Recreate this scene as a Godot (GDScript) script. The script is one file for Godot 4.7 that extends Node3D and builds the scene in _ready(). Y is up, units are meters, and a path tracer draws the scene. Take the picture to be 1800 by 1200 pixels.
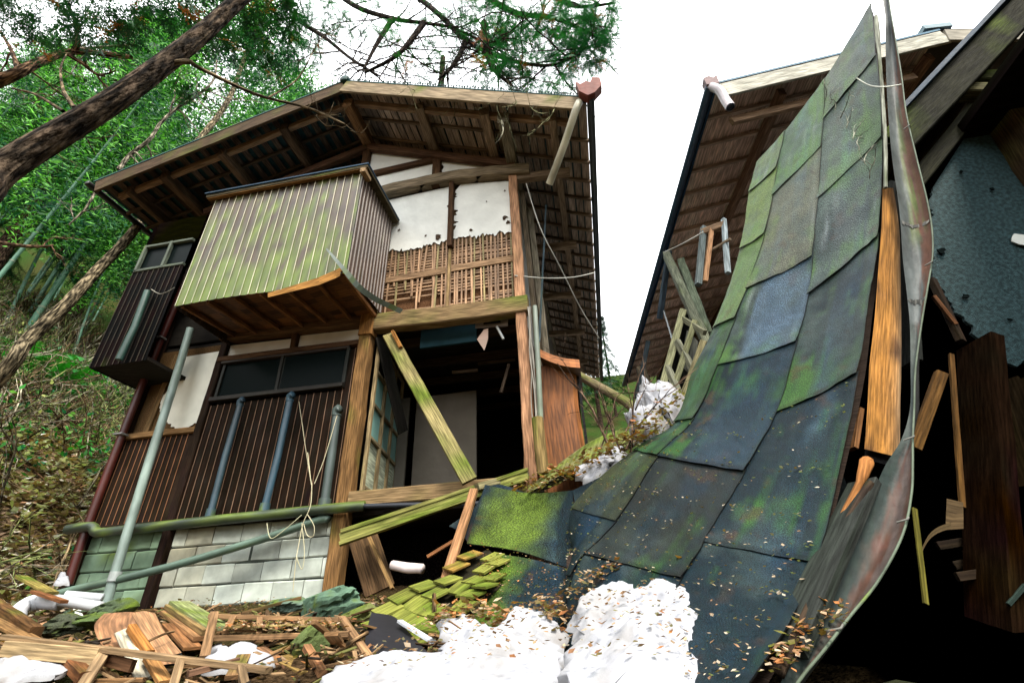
extends Node3D
# ---------------------------------------------------------------- mesh helpers
class MB:
	var v := PackedVector3Array()
	var n := PackedVector3Array()
	var t := PackedVector2Array()
	var c := PackedColorArray()
	var k := PackedInt32Array()
	func vert(p: Vector3, nn: Vector3, uv: Vector2, col: Color) -> int:
		v.append(p); n.append(nn); t.append(uv); c.append(col)
		return v.size() - 1
	func tri(a: int, b: int, d: int) -> void:
		k.append(a); k.append(b); k.append(d)
	func four(a: int, b: int, d: int, e: int) -> void:
		tri(a, b, d); tri(a, d, e)
	func quad(a: Vector3, b: Vector3, d: Vector3, e: Vector3, col: Color, nn := Vector3.ZERO, s := 1.0) -> void:
		if nn == Vector3.ZERO:
			nn = (b - a).cross(e - a).normalized()
		var w := (b - a).length() * s
		var h := (e - a).length() * s
		four(vert(a, nn, Vector2(0, 0), col), vert(b, nn, Vector2(w, 0), col), vert(d, nn, Vector2(w, h), col), vert(e, nn, Vector2(0, h), col))
	func mesh() -> ArrayMesh:
		for i in range(0, k.size(), 3):   # front faces run clockwise
			var a0 := k[i]; var b0 := k[i + 1]; var d0 := k[i + 2]
			if (v[b0] - v[a0]).cross(v[d0] - v[a0]).dot(n[a0] + n[b0] + n[d0]) > 0.0:
				k[i + 1] = d0; k[i + 2] = b0
		var a := []
		a.resize(Mesh.ARRAY_MAX)
		a[Mesh.ARRAY_VERTEX] = v; a[Mesh.ARRAY_NORMAL] = n; a[Mesh.ARRAY_TEX_UV] = t; a[Mesh.ARRAY_COLOR] = c; a[Mesh.ARRAY_INDEX] = k
		var m := ArrayMesh.new()
		if v.size() > 2 and k.size() > 2:
			m.add_surface_from_arrays(Mesh.PRIMITIVE_TRIANGLES, a)
		return m

var rng := RandomNumberGenerator.new()
var nz := FastNoiseLite.new()
var nf := FastNoiseLite.new()
var nd := FastNoiseLite.new()
var M := {}
var used := {}
const MOSS := Color(0.13, 0.19, 0.02)
const MOSS2 := Color(0.07, 0.16, 0.035)
const BROWN := Color(0.11, 0.056, 0.027)
const DARKW := Color(0.03, 0.016, 0.009)
const GREYW := Color(0.16, 0.115, 0.075)
const PALE := Color(0.42, 0.28, 0.15)
const ORANGE := Color(0.5, 0.2, 0.05)

func V(x: float, y: float, z: float) -> Vector3:
	return Vector3(x, y, z)

func r(a: float, b: float) -> float:
	return rng.randf_range(a, b)

func numbered(parent: Node, called: String) -> String:
	var key := str(parent.get_instance_id()) + called
	used[key] = used.get(key, -1) + 1
	return called if used[key] == 0 else "%s_%03d" % [called, used[key]]

func origin_of(o: Node) -> Vector3:
	var p := Vector3.ZERO
	while o != self and o is Node3D:
		p += o.position
		o = o.get_parent()
	return p

func obj(called: String, m, mat: Material, parent: Node = self) -> MeshInstance3D:   # one named mesh whose points are given in the world's own metres
	var o := MeshInstance3D.new()
	o.mesh = m.mesh() if m is MB else m
	o.material_override = mat
	o.name = numbered(parent, called)
	parent.add_child(o, true)
	if parent != self:
		o.position = -origin_of(parent)
	return o

func tag(o: Node, label: String, category: String, group := "") -> Node:
	o.set_meta("label", label); o.set_meta("category", category)
	if group:
		o.set_meta("group", group)
	return o

func thing(called: String, label: String, category: String, at := Vector3.ZERO, group := "") -> Node3D:
	var o := Node3D.new()
	o.name = numbered(self, called)
	add_child(o, true)
	o.position = at
	tag(o, label, category, group)
	return o

func centred(called: String, m: MB, mat: Material, label: String, category: String, group := "") -> MeshInstance3D:   # a thing of one mesh, its origin at its base
	var lo := m.v[0]; var hi := m.v[0]
	for p in m.v:
		lo = lo.min(p); hi = hi.max(p)
	var b := V((lo.x + hi.x) / 2, lo.y, (lo.z + hi.z) / 2)
	for i in m.v.size():
		m.v[i] -= b
	var o := obj(called, m, mat)
	o.position = b
	tag(o, label, category, group)
	return o

func stuff(called: String, mesh: Mesh, mat: Material, xf: Array, cols: Array, parent: Node = self) -> MultiMeshInstance3D:
	var mm := MultiMesh.new()
	mm.transform_format = MultiMesh.TRANSFORM_3D
	mm.use_colors = true
	mm.mesh = mesh
	mm.instance_count = xf.size()
	for i in xf.size():
		mm.set_instance_transform(i, xf[i]); mm.set_instance_color(i, cols[i])
	var o := MultiMeshInstance3D.new()
	o.multimesh = mm
	o.material_override = mat
	o.name = numbered(parent, called)
	parent.add_child(o, true)
	o.set_meta("kind", "stuff")
	if parent != self:
		o.position = -origin_of(parent)
	return o

func tint(col: Color, p: Vector3, nr: Vector3, moss: float) -> Color:
	var c := col * (1.0 + 0.45 * nz.get_noise_3dv(p * 2.3) + 0.25 * nf.get_noise_3dv(p * 9.0))
	if moss > 0.0:
		var g := clampf((nz.get_noise_3dv(p * 1.9 + V(7, 3, 1)) * 1.1 + nd.get_noise_3dv(p * 7.0) * 1.1 + moss * 2.0 - 1.0 + nr.y * 0.25) * 1.4, 0.0, 0.95)
		c = c.lerp(MOSS * (1.0 + 0.5 * nz.get_noise_3dv(p * 5.0)), g)
	c.a = 1.0
	return c

func beam(m: MB, a: Vector3, b: Vector3, w: float, h: float, col: Color, moss := 0.0, up := Vector3.UP, bow := 0.0, w2 := -1.0) -> MB:
	var d := b - a
	var ln := d.length()
	d /= ln
	if absf(d.dot(up)) > 0.98:
		up = V(0, 0, 1)
	var s := d.cross(up).normalized()
	var u := s.cross(d).normalized()
	var segs := clampi(int(ln / 0.22), 2, 30) if moss > 0.0 or bow != 0.0 else clampi(int(ln / 0.5), 1, 20)
	var off := V(r(0, 9), r(0, 9), 0)
	var colk := r(0.82, 1.18)
	var ends := [V(0, r(-0.006, 0.006), r(-0.006, 0.006)), V(0, r(-0.006, 0.006), r(-0.006, 0.006))]
	var rings := []
	for i in segs + 1:
		var q := float(i) / segs
		var ww := w if w2 < 0.0 else lerpf(w, w2, q)
		var bv := minf(ww, h) * 0.09
		var ctr: Vector3 = a + d * ln * q + u * bow * sin(PI * q) + s * lerpf(ends[0].y, ends[1].y, q) + u * lerpf(ends[0].z, ends[1].z, q)
		ctr += s * 0.05 * minf(ww, h) * nf.get_noise_3dv(ctr * 3.0) * 2.0
		var x := ww / 2; var y := h / 2
		var ring := []
		for e in [V(x, -y + bv, 0), V(x, y - bv, 0), V(x - bv, y, 0), V(-x + bv, y, 0), V(-x, y - bv, 0), V(-x, -y + bv, 0), V(-x + bv, -y, 0), V(x - bv, -y, 0)]:
			ring.append(ctr + s * e.x + u * e.y)
		rings.append(ring)
	var per := 0.0
	for f in 8:
		var g := (f + 1) % 8
		var fw: float = (rings[0][g] - rings[0][f]).length()
		var prev := -1
		for i in segs + 1:
			var p: Vector3 = rings[i][f]; var q2: Vector3 = rings[i][g]
			var nn := (q2 - p).cross(d).normalized()
			if nn.dot((p + q2) / 2 - (a + b) / 2 - d * d.dot((p + q2) / 2 - (a + b) / 2)) < 0:
				nn = -nn
			var ul := ln * i / segs + off.x
			var i0 := m.vert(p, nn, Vector2(ul, per + off.y), tint(col * colk, p, nn, moss))
			m.vert(q2, nn, Vector2(ul, per + fw + off.y), tint(col * colk, q2, nn, moss))
			if prev >= 0:
				m.four(prev, prev + 1, i0 + 1, i0)
			prev = i0
		per += fw
	for e in 2:
		var ring: Array = rings[0] if e == 0 else rings[segs]
		var base := m.v.size()
		for i in 8:
			m.vert(ring[i], d * (2 * e - 1), Vector2(off.x + i * 0.01, off.y + (i % 3) * 0.02), tint(col * colk * 0.8, ring[i], d, moss * 0.5))
		for i in range(1, 7):
			m.tri(base, base + i, base + i + 1)
	return m

func box(m: MB, lo: Vector3, hi: Vector3, col: Color, moss := 0.0) -> MB:
	var c := (lo + hi) / 2
	return beam(m, V(lo.x, c.y, c.z), V(hi.x, c.y, c.z), absf(hi.z - lo.z), hi.y - lo.y, col, moss)

func tube(m: MB, pts: Array, rad: Array, sides: int, col: Color, moss := 0.0, capped := true) -> MB:
	var up := V(0.31, 0.2, 0.93)
	var prev := -1
	var along := r(0, 5)
	for i in pts.size():
		var d: Vector3 = (pts[mini(i + 1, pts.size() - 1)] - pts[maxi(i - 1, 0)]).normalized()
		var s := d.cross(up).normalized()
		up = s.cross(d).normalized()
		if i > 0:
			along += (pts[i] - pts[i - 1]).length()
		var rr: float = rad[mini(i, rad.size() - 1)]
		var first := m.v.size()
		for j in sides + 1:
			var a := TAU * j / sides
			var nn := s * cos(a) + up * sin(a)
			m.vert(pts[i] + nn * rr, nn, Vector2(along, a * rr), tint(col, pts[i] + nn * rr, nn, moss))
		if prev >= 0:
			for j in sides:
				m.four(prev + j, prev + j + 1, first + j + 1, first + j)
		if capped and (i == 0 or i == pts.size() - 1):
			var ce := m.vert(pts[i], d * (-1 if i == 0 else 1), Vector2(along, 0), tint(col * 0.7, pts[i], d, 0))
			for j in sides:
				m.tri(ce, first + j, first + j + 1)
		prev = first
	return m

func smooth(pts: Array, per := 4) -> Array:   # a Catmull-Rom line through the points
	var o := []
	for i in pts.size() - 1:
		for j in per:
			o.append(pts[i].cubic_interpolate(pts[i + 1], pts[maxi(i - 1, 0)], pts[mini(i + 2, pts.size() - 1)], float(j) / per))
	o.append(pts[-1])
	return o

func plate(m: MB, poly: PackedVector2Array, z: float, thick: float, col: Color, rim := Color(-1, 0, 0), moss := 0.0) -> MB:   # an upright slab in a plane that faces +z
	var ids := Geometry2D.triangulate_polygon(poly)
	var f0 := m.v.size()
	for p in poly:
		m.vert(V(p.x, p.y, z), V(0, 0, 1), p, tint(col, V(p.x, p.y, z), V(0, 0, 1), moss) if moss > 0.0 else col)
	var b0 := m.v.size()
	for p in poly:
		m.vert(V(p.x, p.y, z - thick), V(0, 0, -1), p, col)
	for i in range(0, ids.size(), 3):
		m.tri(f0 + ids[i], f0 + ids[i + 1], f0 + ids[i + 2])
		m.tri(b0 + ids[i], b0 + ids[i + 2], b0 + ids[i + 1])
	var rc := col if rim.r < 0 else rim
	for i in poly.size():
		var a := poly[i]; var b := poly[(i + 1) % poly.size()]
		var nn := V(b.y - a.y, a.x - b.x, 0).normalized()
		if not Geometry2D.is_point_in_polygon((a + b) / 2 - Vector2(nn.x, nn.y) * 0.003, poly):
			nn = -nn
		m.quad(V(a.x, a.y, z), V(b.x, b.y, z), V(b.x, b.y, z - thick), V(a.x, a.y, z - thick), rc, nn)
	return m

func ragged(pts: Array, rough: Array, amp: float, step := 0.03) -> PackedVector2Array:   # rough holds the numbers of the edges that have crumbled
	var o := PackedVector2Array()
	for i in pts.size():
		var a: Vector2 = pts[i]; var b: Vector2 = pts[(i + 1) % pts.size()]
		o.append(a)
		if i in rough:
			var k := int((b - a).length() / step)
			var nn := (b - a).orthogonal().normalized()
			for j in range(1, k):
				var p := a.lerp(b, float(j) / k)
				var e := sin(PI * j / k)
				o.append(p + nn * amp * minf(1.0, e * 3.0) * (1.6 * nz.get_noise_2dv(p * 4.0) + 1.3 * nf.get_noise_2dv(p * 14.0) + r(-0.25, 0.25)))
	return o

func ribbed(m: MB, o: Vector3, ex: Vector3, wid: float, bot: Callable, top: Callable, pitch: float, out: Vector3, col: Color, rib: Color, moss := 0.0, start := 0.0) -> MB:   # folded metal siding: flat strips between narrow raised ribs
	var xs := []
	var x := start
	while x < wid:
		for e in [[0.0, 0.0], [0.006, 0.013], [0.018, 0.013], [0.024, 0.0], [pitch * 0.5, -0.003]]:
			if x + e[0] <= wid:
				xs.append([x + e[0], e[1]])
		x += pitch
	xs.append([wid, 0.0])
	var rows := 10
	for i in xs.size() - 1:
		var a: Array = xs[i]; var b: Array = xs[i + 1]
		var nn: Vector3 = (out * (b[0] - a[0]) - ex * (b[1] - a[1])).normalized()
		var isrib: bool = a[1] > 0.001 and b[1] > 0.001
		var prev := -1
		for j in rows + 1:
			var q := float(j) / rows
			var pa: Vector3 = o + ex * a[0] + out * a[1] + Vector3.UP * lerpf(bot.call(a[0]), top.call(a[0]), q)
			var pb: Vector3 = o + ex * b[0] + out * b[1] + Vector3.UP * lerpf(bot.call(b[0]), top.call(b[0]), q)
			var mk := clampf(moss * (1.25 - 0.75 * q), 0.0, 1.0)
			var ca := tint(rib if isrib else col, pa, nn, mk * (0.45 if isrib else 1.0))
			var cb := tint(rib if isrib else col, pb, nn, mk * (0.45 if isrib else 1.0))
			var i0 := m.vert(pa, nn, Vector2(a[0], pa.y), ca)
			m.vert(pb, nn, Vector2(b[0], pb.y), cb)
			if prev >= 0:
				m.four(prev, prev + 1, i0 + 1, i0)
			prev = i0
	return m

func lump(m: MB, c: Vector3, rad: Vector3, col: Color, moss := 0.0, rough := 0.3, seedk := 0.0, facets := 18) -> MB:   # a stone
	var first := m.v.size()
	var nl := facets
	var cutp := []
	for i in 11:
		cutp.append([V(r(-1, 1), r(-0.7, 1), r(-1, 1)).normalized(), r(0.62, 0.9)])
	for i in nl + 1:
		for j in nl * 2 + 1:
			var th := PI * i / nl; var ph := TAU * (j % (nl * 2)) / (nl * 2)
			var d := V(sin(th) * cos(ph), cos(th), sin(th) * sin(ph))
			var k := 1.0 + rough * (nz.get_noise_3dv(d * 1.4 + V(seedk, 0, 0)) * 2.0 + nf.get_noise_3dv(d * 4.0 + V(seedk, 0, 0)) * 0.5)
			k = minf(k, 1.12)
			for e in cutp:
				var dt: float = d.dot(e[0])
				if dt > 0.05:
					k = minf(k, e[1] / dt + 0.02 * nf.get_noise_3dv(d * 6.0))
			var p := c + d * rad * k
			m.vert(p, d, Vector2(ph, th) * 0.3, tint(col, p, d, moss))
	for i in nl:
		for j in nl * 2:
			var a := first + i * (nl * 2 + 1) + j
			m.four(a, a + 1, a + nl * 2 + 2, a + nl * 2 + 1)
	var fl := MB.new()   # hard facets
	for i in range(0, m.k.size(), 3):
		var pa := m.v[m.k[i]]; var pb := m.v[m.k[i + 1]]; var pc := m.v[m.k[i + 2]]
		var nn := (pb - pa).cross(pc - pa).normalized()
		if nn.dot((pa + pb + pc) / 3.0 - c) < 0:
			nn = -nn
		fl.tri(fl.vert(pa, nn, Vector2(), tint(col, pa, nn, moss)), fl.vert(pb, nn, Vector2(), tint(col, pb, nn, moss)), fl.vert(pc, nn, Vector2(), tint(col, pc, nn, moss)))
	return fl

func renormal(m: MB, first := 0) -> void:
	var acc := {}
	for i in range(0, m.k.size(), 3):
		if m.k[i] < first:
			continue
		var a := m.v[m.k[i]]; var b := m.v[m.k[i + 1]]; var c := m.v[m.k[i + 2]]
		var nn := (b - a).cross(c - a)
		for e in 3:
			var key := (m.v[m.k[i + e]] * 2000.0).round()
			acc[key] = acc.get(key, Vector3.ZERO) + nn
	for i in range(first, m.v.size()):
		var nn: Vector3 = acc.get((m.v[i] * 2000.0).round(), m.n[i]).normalized()
		m.n[i] = nn if nn.dot(m.n[i]) >= 0 else -nn

func mound(m: MB, outline: Array, thick: float, up: Vector3, col: Color, lumps := 0.6, edge := 0.03) -> MB:   # snow lying on whatever is below the outline
	var pts := smooth(outline + [outline[0]], 5)
	var c := Vector3.ZERO
	for p in pts:
		c += p
	c /= pts.size()
	var rings := 18
	var first := m.v.size()
	for i in rings + 1:
		var q := float(i) / rings
		var e := pow(q, 0.75)
		for j in pts.size():
			var p: Vector3 = c.lerp(pts[j % (pts.size() - 1)], e)
			p += (p - c).normalized() * edge * nf.get_noise_3dv(p * 7.0) * 2.2 * q
			var hgt := thick * pow(maxf(0.0, 1.0 - pow(e, 5.0)), 0.55)
			hgt *= 1.0 + lumps * (nz.get_noise_3dv(p * 3.3) * 1.5 + nf.get_noise_3dv(p * 9.0) * 0.4 + nf.get_noise_3dv(p * 23.0) * 0.06)
			var dirt := clampf((nd.get_noise_3dv(p * 3.0) - 0.12) * 1.6, 0.0, 0.45) + smoothstep(0.9, 1.0, q) * 0.35
			m.vert(p + up * (hgt - 0.03), up, Vector2(p.x, p.z), col.lerp(Color(0.2, 0.17, 0.13), dirt * 0.8))
	for i in rings:
		for j in pts.size() - 1:
			var a := first + i * pts.size() + j
			m.four(a, a + 1, a + pts.size() + 1, a + pts.size())
	renormal(m, first)
	return m

# ---------------------------------------------------------------- materials
func noise_tex(freq: float, oct: int, lo: float, hi: float, seedv: int, size := 512, normal := 0.0, tight := 0.0) -> NoiseTexture2D:
	var f := FastNoiseLite.new()
	f.noise_type = FastNoiseLite.TYPE_SIMPLEX_SMOOTH; f.frequency = freq; f.fractal_octaves = oct; f.seed = seedv
	var t := NoiseTexture2D.new()
	t.width = size; t.height = size; t.seamless = true; t.noise = f
	if normal > 0.0:
		t.as_normal_map = true; t.bump_strength = normal
	else:
		var g := Gradient.new()
		g.set_color(0, Color(lo, lo, lo)); g.set_color(1, Color(hi, hi, hi))
		g.set_offset(0, tight); g.set_offset(1, 1.0 - tight)
		t.color_ramp = g
	return t

func mat(called: String, tex: Texture2D, nrm: Texture2D, scale: Vector3, rough: float, tri := false, nscale := 1.0, spec := 0.4) -> StandardMaterial3D:
	var s := StandardMaterial3D.new()
	s.resource_name = called
	s.vertex_color_use_as_albedo = true
	s.albedo_texture = tex
	if nrm:
		s.normal_enabled = true; s.normal_texture = nrm; s.normal_scale = nscale
	s.uv1_scale = scale
	s.uv1_triplanar = tri
	s.roughness = rough
	s.metallic_specular = spec
	M[called] = s
	return s

func materials() -> void:
	var grain := noise_tex(0.012, 5, 0.56, 1.0, 3, 512, 0.0, 0.1)
	var grain_n := noise_tex(0.014, 5, 0, 1, 3, 512, 5.0)
	var mottle := noise_tex(0.008, 6, 0.8, 1.0, 9, 512)
	var mottle_n := noise_tex(0.02, 5, 0, 1, 10, 512, 3.0)
	var grit := noise_tex(0.07, 4, 0.5, 1.0, 21, 1024, 0.0, 0.25)
	var grit_n := noise_tex(0.11, 3, 0, 1, 21, 1024, 9.0)
	var barkt := noise_tex(0.014, 6, 0.2, 1.0, 5, 512, 0.0, 0.22)
	var bark_n := noise_tex(0.016, 5, 0, 1, 5, 512, 14.0)
	mat("wood", grain, grain_n, V(0.35, 6.0, 1), 0.85, false, 1.0, 0.25)
	mat("smooth_wood", grain, grain_n, V(0.3, 3.5, 1), 0.6, false, 0.35, 0.4)
	mat("plaster", noise_tex(0.006, 6, 0.9, 1.0, 14, 512), mottle_n, V(0.55, 0.55, 0.55), 0.95, true, 0.35, 0.2)
	mat("dark_wood", grain, grain_n, V(0.35, 6.0, 1), 0.95, false, 1.0, 0.05)
	mat("mud", grit, grit_n, V(0.9, 0.9, 0.9), 1.0, true, 1.0, 0.1)
	mat("concrete", mottle, grit_n, V(0.8, 0.8, 0.8), 0.9, true, 0.5, 0.3)
	mat("siding", mottle, mottle_n, V(0.9, 0.4, 1), 0.42, false, 0.12, 0.5)
	mat("dark_siding", mottle, mottle_n, V(0.9, 0.4, 1), 0.6, false, 0.12, 0.16)
	mat("felt", grit, grit_n, V(1.0, 1.0, 1), 0.55, false, 0.9, 0.3)
	mat("panel", noise_tex(0.03, 7, 0.6, 1.0, 33, 1024, 0.0, 0.12), grit_n, V(0.7, 0.7, 0.7), 0.7, true, 0.8, 0.3)
	mat("pipe", mottle, null, V(0.6, 2, 1), 0.45, false, 1.0, 0.5)
	mat("metal", mottle, mottle_n, V(0.8, 1.5, 1), 0.6, false, 0.5, 0.35)
	mat("snow", noise_tex(0.03, 4, 0.93, 1.0, 40, 512), grit_n, V(0.9, 0.9, 0.9), 0.9, true, 0.15, 0.2)
	mat("bark", barkt, bark_n, V(0.55, 2.6, 1), 0.95, false, 1.2, 0.2)
	mat("stone", mottle, grit_n, V(1.2, 1.2, 1.2), 0.9, true, 0.9, 0.3)
	mat("earth", grit, grit_n, V(0.3, 0.3, 0.3), 1.0, true, 1.0, 0.0)
	mat("plain", null, null, Vector3.ONE, 0.8)
	mat("gloss", null, null, Vector3.ONE, 0.3)
	var lf := mat("leaf", null, null, Vector3.ONE, 0.55)
	lf.backlight_enabled = true; lf.backlight = Color(0.6, 0.75, 0.35)
	var g := StandardMaterial3D.new()
	g.resource_name = "glass"
	g.albedo_color = Color(0.55, 0.75, 0.72, 0.35); g.roughness = 0.12; g.transparency = BaseMaterial3D.TRANSPARENCY_ALPHA; g.metallic_specular = 0.6
	M["glass"] = g
	var dg := StandardMaterial3D.new()
	dg.resource_name = "dusty_glass"
	dg.albedo_color = Color(0.004, 0.007, 0.007).linear_to_srgb(); dg.roughness = 0.3; dg.metallic_specular = 0.12
	M["dusty_glass"] = dg
# ---------------------------------------------------------------- the house on the left
const FZ := -6.0
const AX := -3.87
const AY := 10.8
func roof_y(x: float) -> float:
	return AY - (0.45 * (x - AX) if x > AX else 0.33 * (AX - x))

func rv(x: float, drop: float, z: float) -> Vector3:
	return V(x, roof_y(x) - drop, z)

func house() -> void:
	var h := thing("wooden_house", "tall derelict two-storey wooden house with gable, white plaster and brown ribbed siding", "house", V(-4.0, 1.75, -9.5))
	var m: MB
	# ---- foundation of concrete blocks
	m = MB.new()
	box(m, V(-7.25, 1.0, -6.3), V(-3.4, 2.72, -6.045), Color(0.05, 0.06, 0.05))
	var fw := obj("foundation_wall", m, M.concrete, h)
	for row in 6:
		for sec in 2:
			var x0 := -7.24 if sec == 0 else -5.86
			var x1 := -5.99 if sec == 0 else -3.44
			var y := 1.25 + row * 0.245
			var x := x0 - (0.21 if row % 2 else 0.0)
			while x < x1 - 0.03:
				var a := maxf(x, x0) + 0.006
				var b := minf(x + 0.42, x1) - 0.006
				if b - a > 0.04:
					var k := r(0.86, 1.1)
					var c := Color(0.62, 0.68, 0.6) * k
					if sec == 0:
						c = Color(0.25, 0.37, 0.25) * k
					elif x < -5.3:
						c = c.lerp(Color(0.5, 0.44, 0.28), r(0.3, 0.75))
					m = MB.new()
					box(m, V(a, y + 0.006, -6.2), V(b, y + 0.239, -6.03 + r(-0.003, 0.003)), c, 0.36 if sec == 0 else (0.2 if row < 1 else 0.0))
					obj("block", m, M.concrete, fw)
				x += 0.42
	# ---- posts and beams
	for e in [[-7.3, 1.2, 9.1, 0.14, DARKW, 0.15], [-5.93, 1.55, 5.75, 0.12, DARKW, 0.1], [-3.33, 1.4, 5.5, 0.2, Color(0.24, 0.13, 0.05), 0.33], [-0.78, 2.6, 9.35, 0.16, Color(0.5, 0.27, 0.15), 0.12], [-0.78, 1.3, 2.6, 0.16, BROWN, 0.3]]:
		m = MB.new()
		beam(m, V(e[0], e[1], FZ + 0.0), V(e[0], e[2], FZ + 0.0), e[3], e[3], e[4], e[5])
		obj("post", m, M.wood, h)
	m = MB.new(); beam(m, V(-3.32, 5.45, -5.97), V(-3.30, 5.9, -5.97), 0.24, 0.22, Color(0.42, 0.2, 0.06)); obj("post_head", m, M.wood, h)
	m = MB.new(); beam(m, V(-3.2, 5.68, -5.98), V(-0.66, 5.64, -5.98), 0.2, 0.3, Color(0.3, 0.2, 0.1), 0.5, Vector3.UP, -0.02); obj("floor_beam", m, M.wood, h)
	m = MB.new(); beam(m, V(-6.0, 5.86, -5.98), V(-3.43, 5.79, -5.98), 0.2, 0.22, Color(0.2, 0.115, 0.06), 0.06); obj("floor_beam", m, M.wood, h)
	m = MB.new(); beam(m, V(-3.23, 2.9, -5.98), V(-0.87, 2.9, -5.98), 0.16, 0.2, Color(0.36, 0.24, 0.12), 0.28); obj("sill_beam", m, M.wood, h)
	m = MB.new(); beam(m, V(-7.2, 2.78, -6.0), V(-3.43, 2.78, -6.0), 0.16, 0.1, DARKW, 0.3); obj("sill_beam", m, M.wood, h)
	m = MB.new(); beam(m, V(-3.6, 8.72, -5.96), V(-0.45, 8.64, -5.96), 0.2, 0.24, Color(0.25, 0.19, 0.12), 0.16, Vector3.UP, 0.14); obj("tie_beam", m, M.wood, h)
	m = MB.new(); beam(m, V(-3.7, 9.42, -5.99), V(-2.35, 9.5, -5.99), 0.1, 0.13, BROWN); obj("tie_beam", m, M.wood, h)
	for e in [[-3.87, 8.4, 10.25, 0.16], [-2.3, 8.7, 9.72, 0.16], [-1.97, 7.1, 8.75, 0.09]]:
		m = MB.new(); beam(m, V(e[0], e[1], -5.99), V(e[0], e[2], -5.99), 0.12, e[3], BROWN, 0.0, V(1, 0, 0)); obj("stud", m, M.wood, h)
	for s in 2:
		m = MB.new()
		var xe := -0.7 if s == 0 else -7.4
		beam(m, rv(AX, 0.55, -5.95), rv(xe, 0.52, -5.95), 0.12, 0.17, Color(0.16, 0.085, 0.05)); obj("wall_plate", m, M.wood, h)
	# ---- plaster of the gable and the upper storey
	var white := Color(0.80, 0.80, 0.74)
	var rim := Color(0.22, 0.13, 0.07)
	var zz := -6.02
	for e in [
		[[Vector2(-7.2, 8.62), Vector2(-4.0, 9.72), Vector2(-4.0, 8.1), Vector2(-7.2, 8.1)], [], 0.0],
		[[Vector2(-3.97, 9.75), Vector2(-5.6, 9.2), Vector2(-5.6, 8.9), Vector2(-3.97, 8.9)], [], 0.0],
		[[Vector2(-3.79, 10.2), Vector2(-2.39, 9.56), Vector2(-3.79, 9.44)], [1], 0.02],
		[[Vector2(-3.79, 9.4), Vector2(-2.39, 9.45), Vector2(-2.39, 8.82), Vector2(-3.79, 8.75)], [], 0.0],
		[[Vector2(-2.2, 9.5), Vector2(-0.85, 8.92), Vector2(-0.85, 8.7), Vector2(-2.2, 8.8)], [3], 0.025],
		[[Vector2(-3.5, 8.6), Vector2(-2.03, 8.68), Vector2(-2.03, 7.3), Vector2(-2.6, 7.25), Vector2(-3.5, 7.3)], [2, 3], 0.05],
		[[Vector2(-1.90, 8.56), Vector2(-1.8, 8.7), Vector2(-0.87, 8.55), Vector2(-0.87, 7.26), Vector2(-1.92, 7.33)], [3, 4], 0.055]]:
		var poly := ragged(e[0], e[1], e[2])
		m = MB.new()
		plate(m, poly, zz, 0.05, white * r(0.96, 1.03), rim)
		obj("plaster_panel", m, M.plaster, h)
		zz -= 0.0015
	m = MB.new()
	plate(m, ragged([Vector2(-3.3, 8.6), Vector2(-0.87, 8.6), Vector2(-0.87, 7.17), Vector2(-2.0, 7.23), Vector2(-3.3, 7.18)], [2, 3], 0.06), -6.06, 0.045, Color(0.2, 0.13, 0.07))
	obj("mud_layer", m, M.mud, h)
	for k in 9:
		m = MB.new()
		var cx: float = [-2.2, -0.98, -0.92, -2.05, -2.98, -1.3, -2.45, -1.6, -0.95][k]; var cy: float = [7.42, 7.62, 7.5, 8.15, 7.75, 8.1, 7.5, 7.45, 8.3][k]
		var pp := PackedVector2Array(); var rr: float = [0.07, 0.06, 0.05, 0.03, 0.025, 0.015, 0.02, 0.03, 0.02][k]
		for j in 11:
			pp.append(Vector2(cx, cy) + Vector2.from_angle(TAU * j / 11) * rr * r(0.4, 1.2))
		plate(m, pp, -6.012, 0.006, Color(0.13, 0.09, 0.06)); obj("plaster_hole", m, M.mud, h)
	# ---- bare bamboo lath where the plaster has gone
	m = MB.new(); box(m, V(-3.3, 5.8, -6.16), V(-0.86, 7.4, -6.11), Color(0.2, 0.1, 0.05))
	var lp := obj("lath_panel", m, M.mud, h)
	var n := 0
	var y := 5.88
	while y < 7.36:
		var x0 := -3.26
		while x0 < -0.9:
			var x1 := minf(x0 + r(0.9, 2.4), -0.87)
			if not (y < 6.35 and y > 5.95 and x0 < -2.6 and rng.randf() < 0.7):
				m = MB.new(); beam(m, V(x0, y + r(-0.008, 0.008), -6.075), V(x1, y + r(-0.014, 0.014), -6.075), 0.012, r(0.026, 0.036), Color(0.5, 0.3, 0.16) * r(0.8, 1.1)); obj("lath", m, M.smooth_wood, lp)
			x0 = x1
		y += 0.062
	var x := -3.22
	while x < -0.88:
		var yb := 5.84
		var sway := r(-0.03, 0.03)
		if x < -2.2 and rng.randf() < 0.55:
			yb = r(6.0, 6.5); sway = r(-0.1, 0.1)
		m = MB.new(); beam(m, V(x + sway, yb, -6.055), V(x + r(-0.012, 0.012), 7.38, -6.055), 0.014, r(0.024, 0.036), (Color(0.48, 0.38, 0.16) if rng.randf() < 0.25 else Color(0.52, 0.31, 0.17)) * r(0.8, 1.15), 0.0, V(1, 0, 0)); obj("lath", m, M.smooth_wood, lp)
		x += r(0.062, 0.086)
	for e in [[-3.25, -2.05, 6.62], [-1.95, -0.87, 6.66]]:
		m = MB.new(); beam(m, V(e[0], e[2], -6.045), V(e[1], e[2] + 0.02, -6.045), 0.02, 0.13, Color(0.4, 0.25, 0.14)); obj("lath_rail", m, M.wood, lp)
	m = MB.new(); beam(m, V(-2.0, 5.83, -6.035), V(-1.98, 7.35, -6.035), 0.035, 0.05, Color(0.4, 0.27, 0.13), 0.2, V(1, 0, 0)); obj("lath_stud", m, M.wood, lp)
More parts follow.
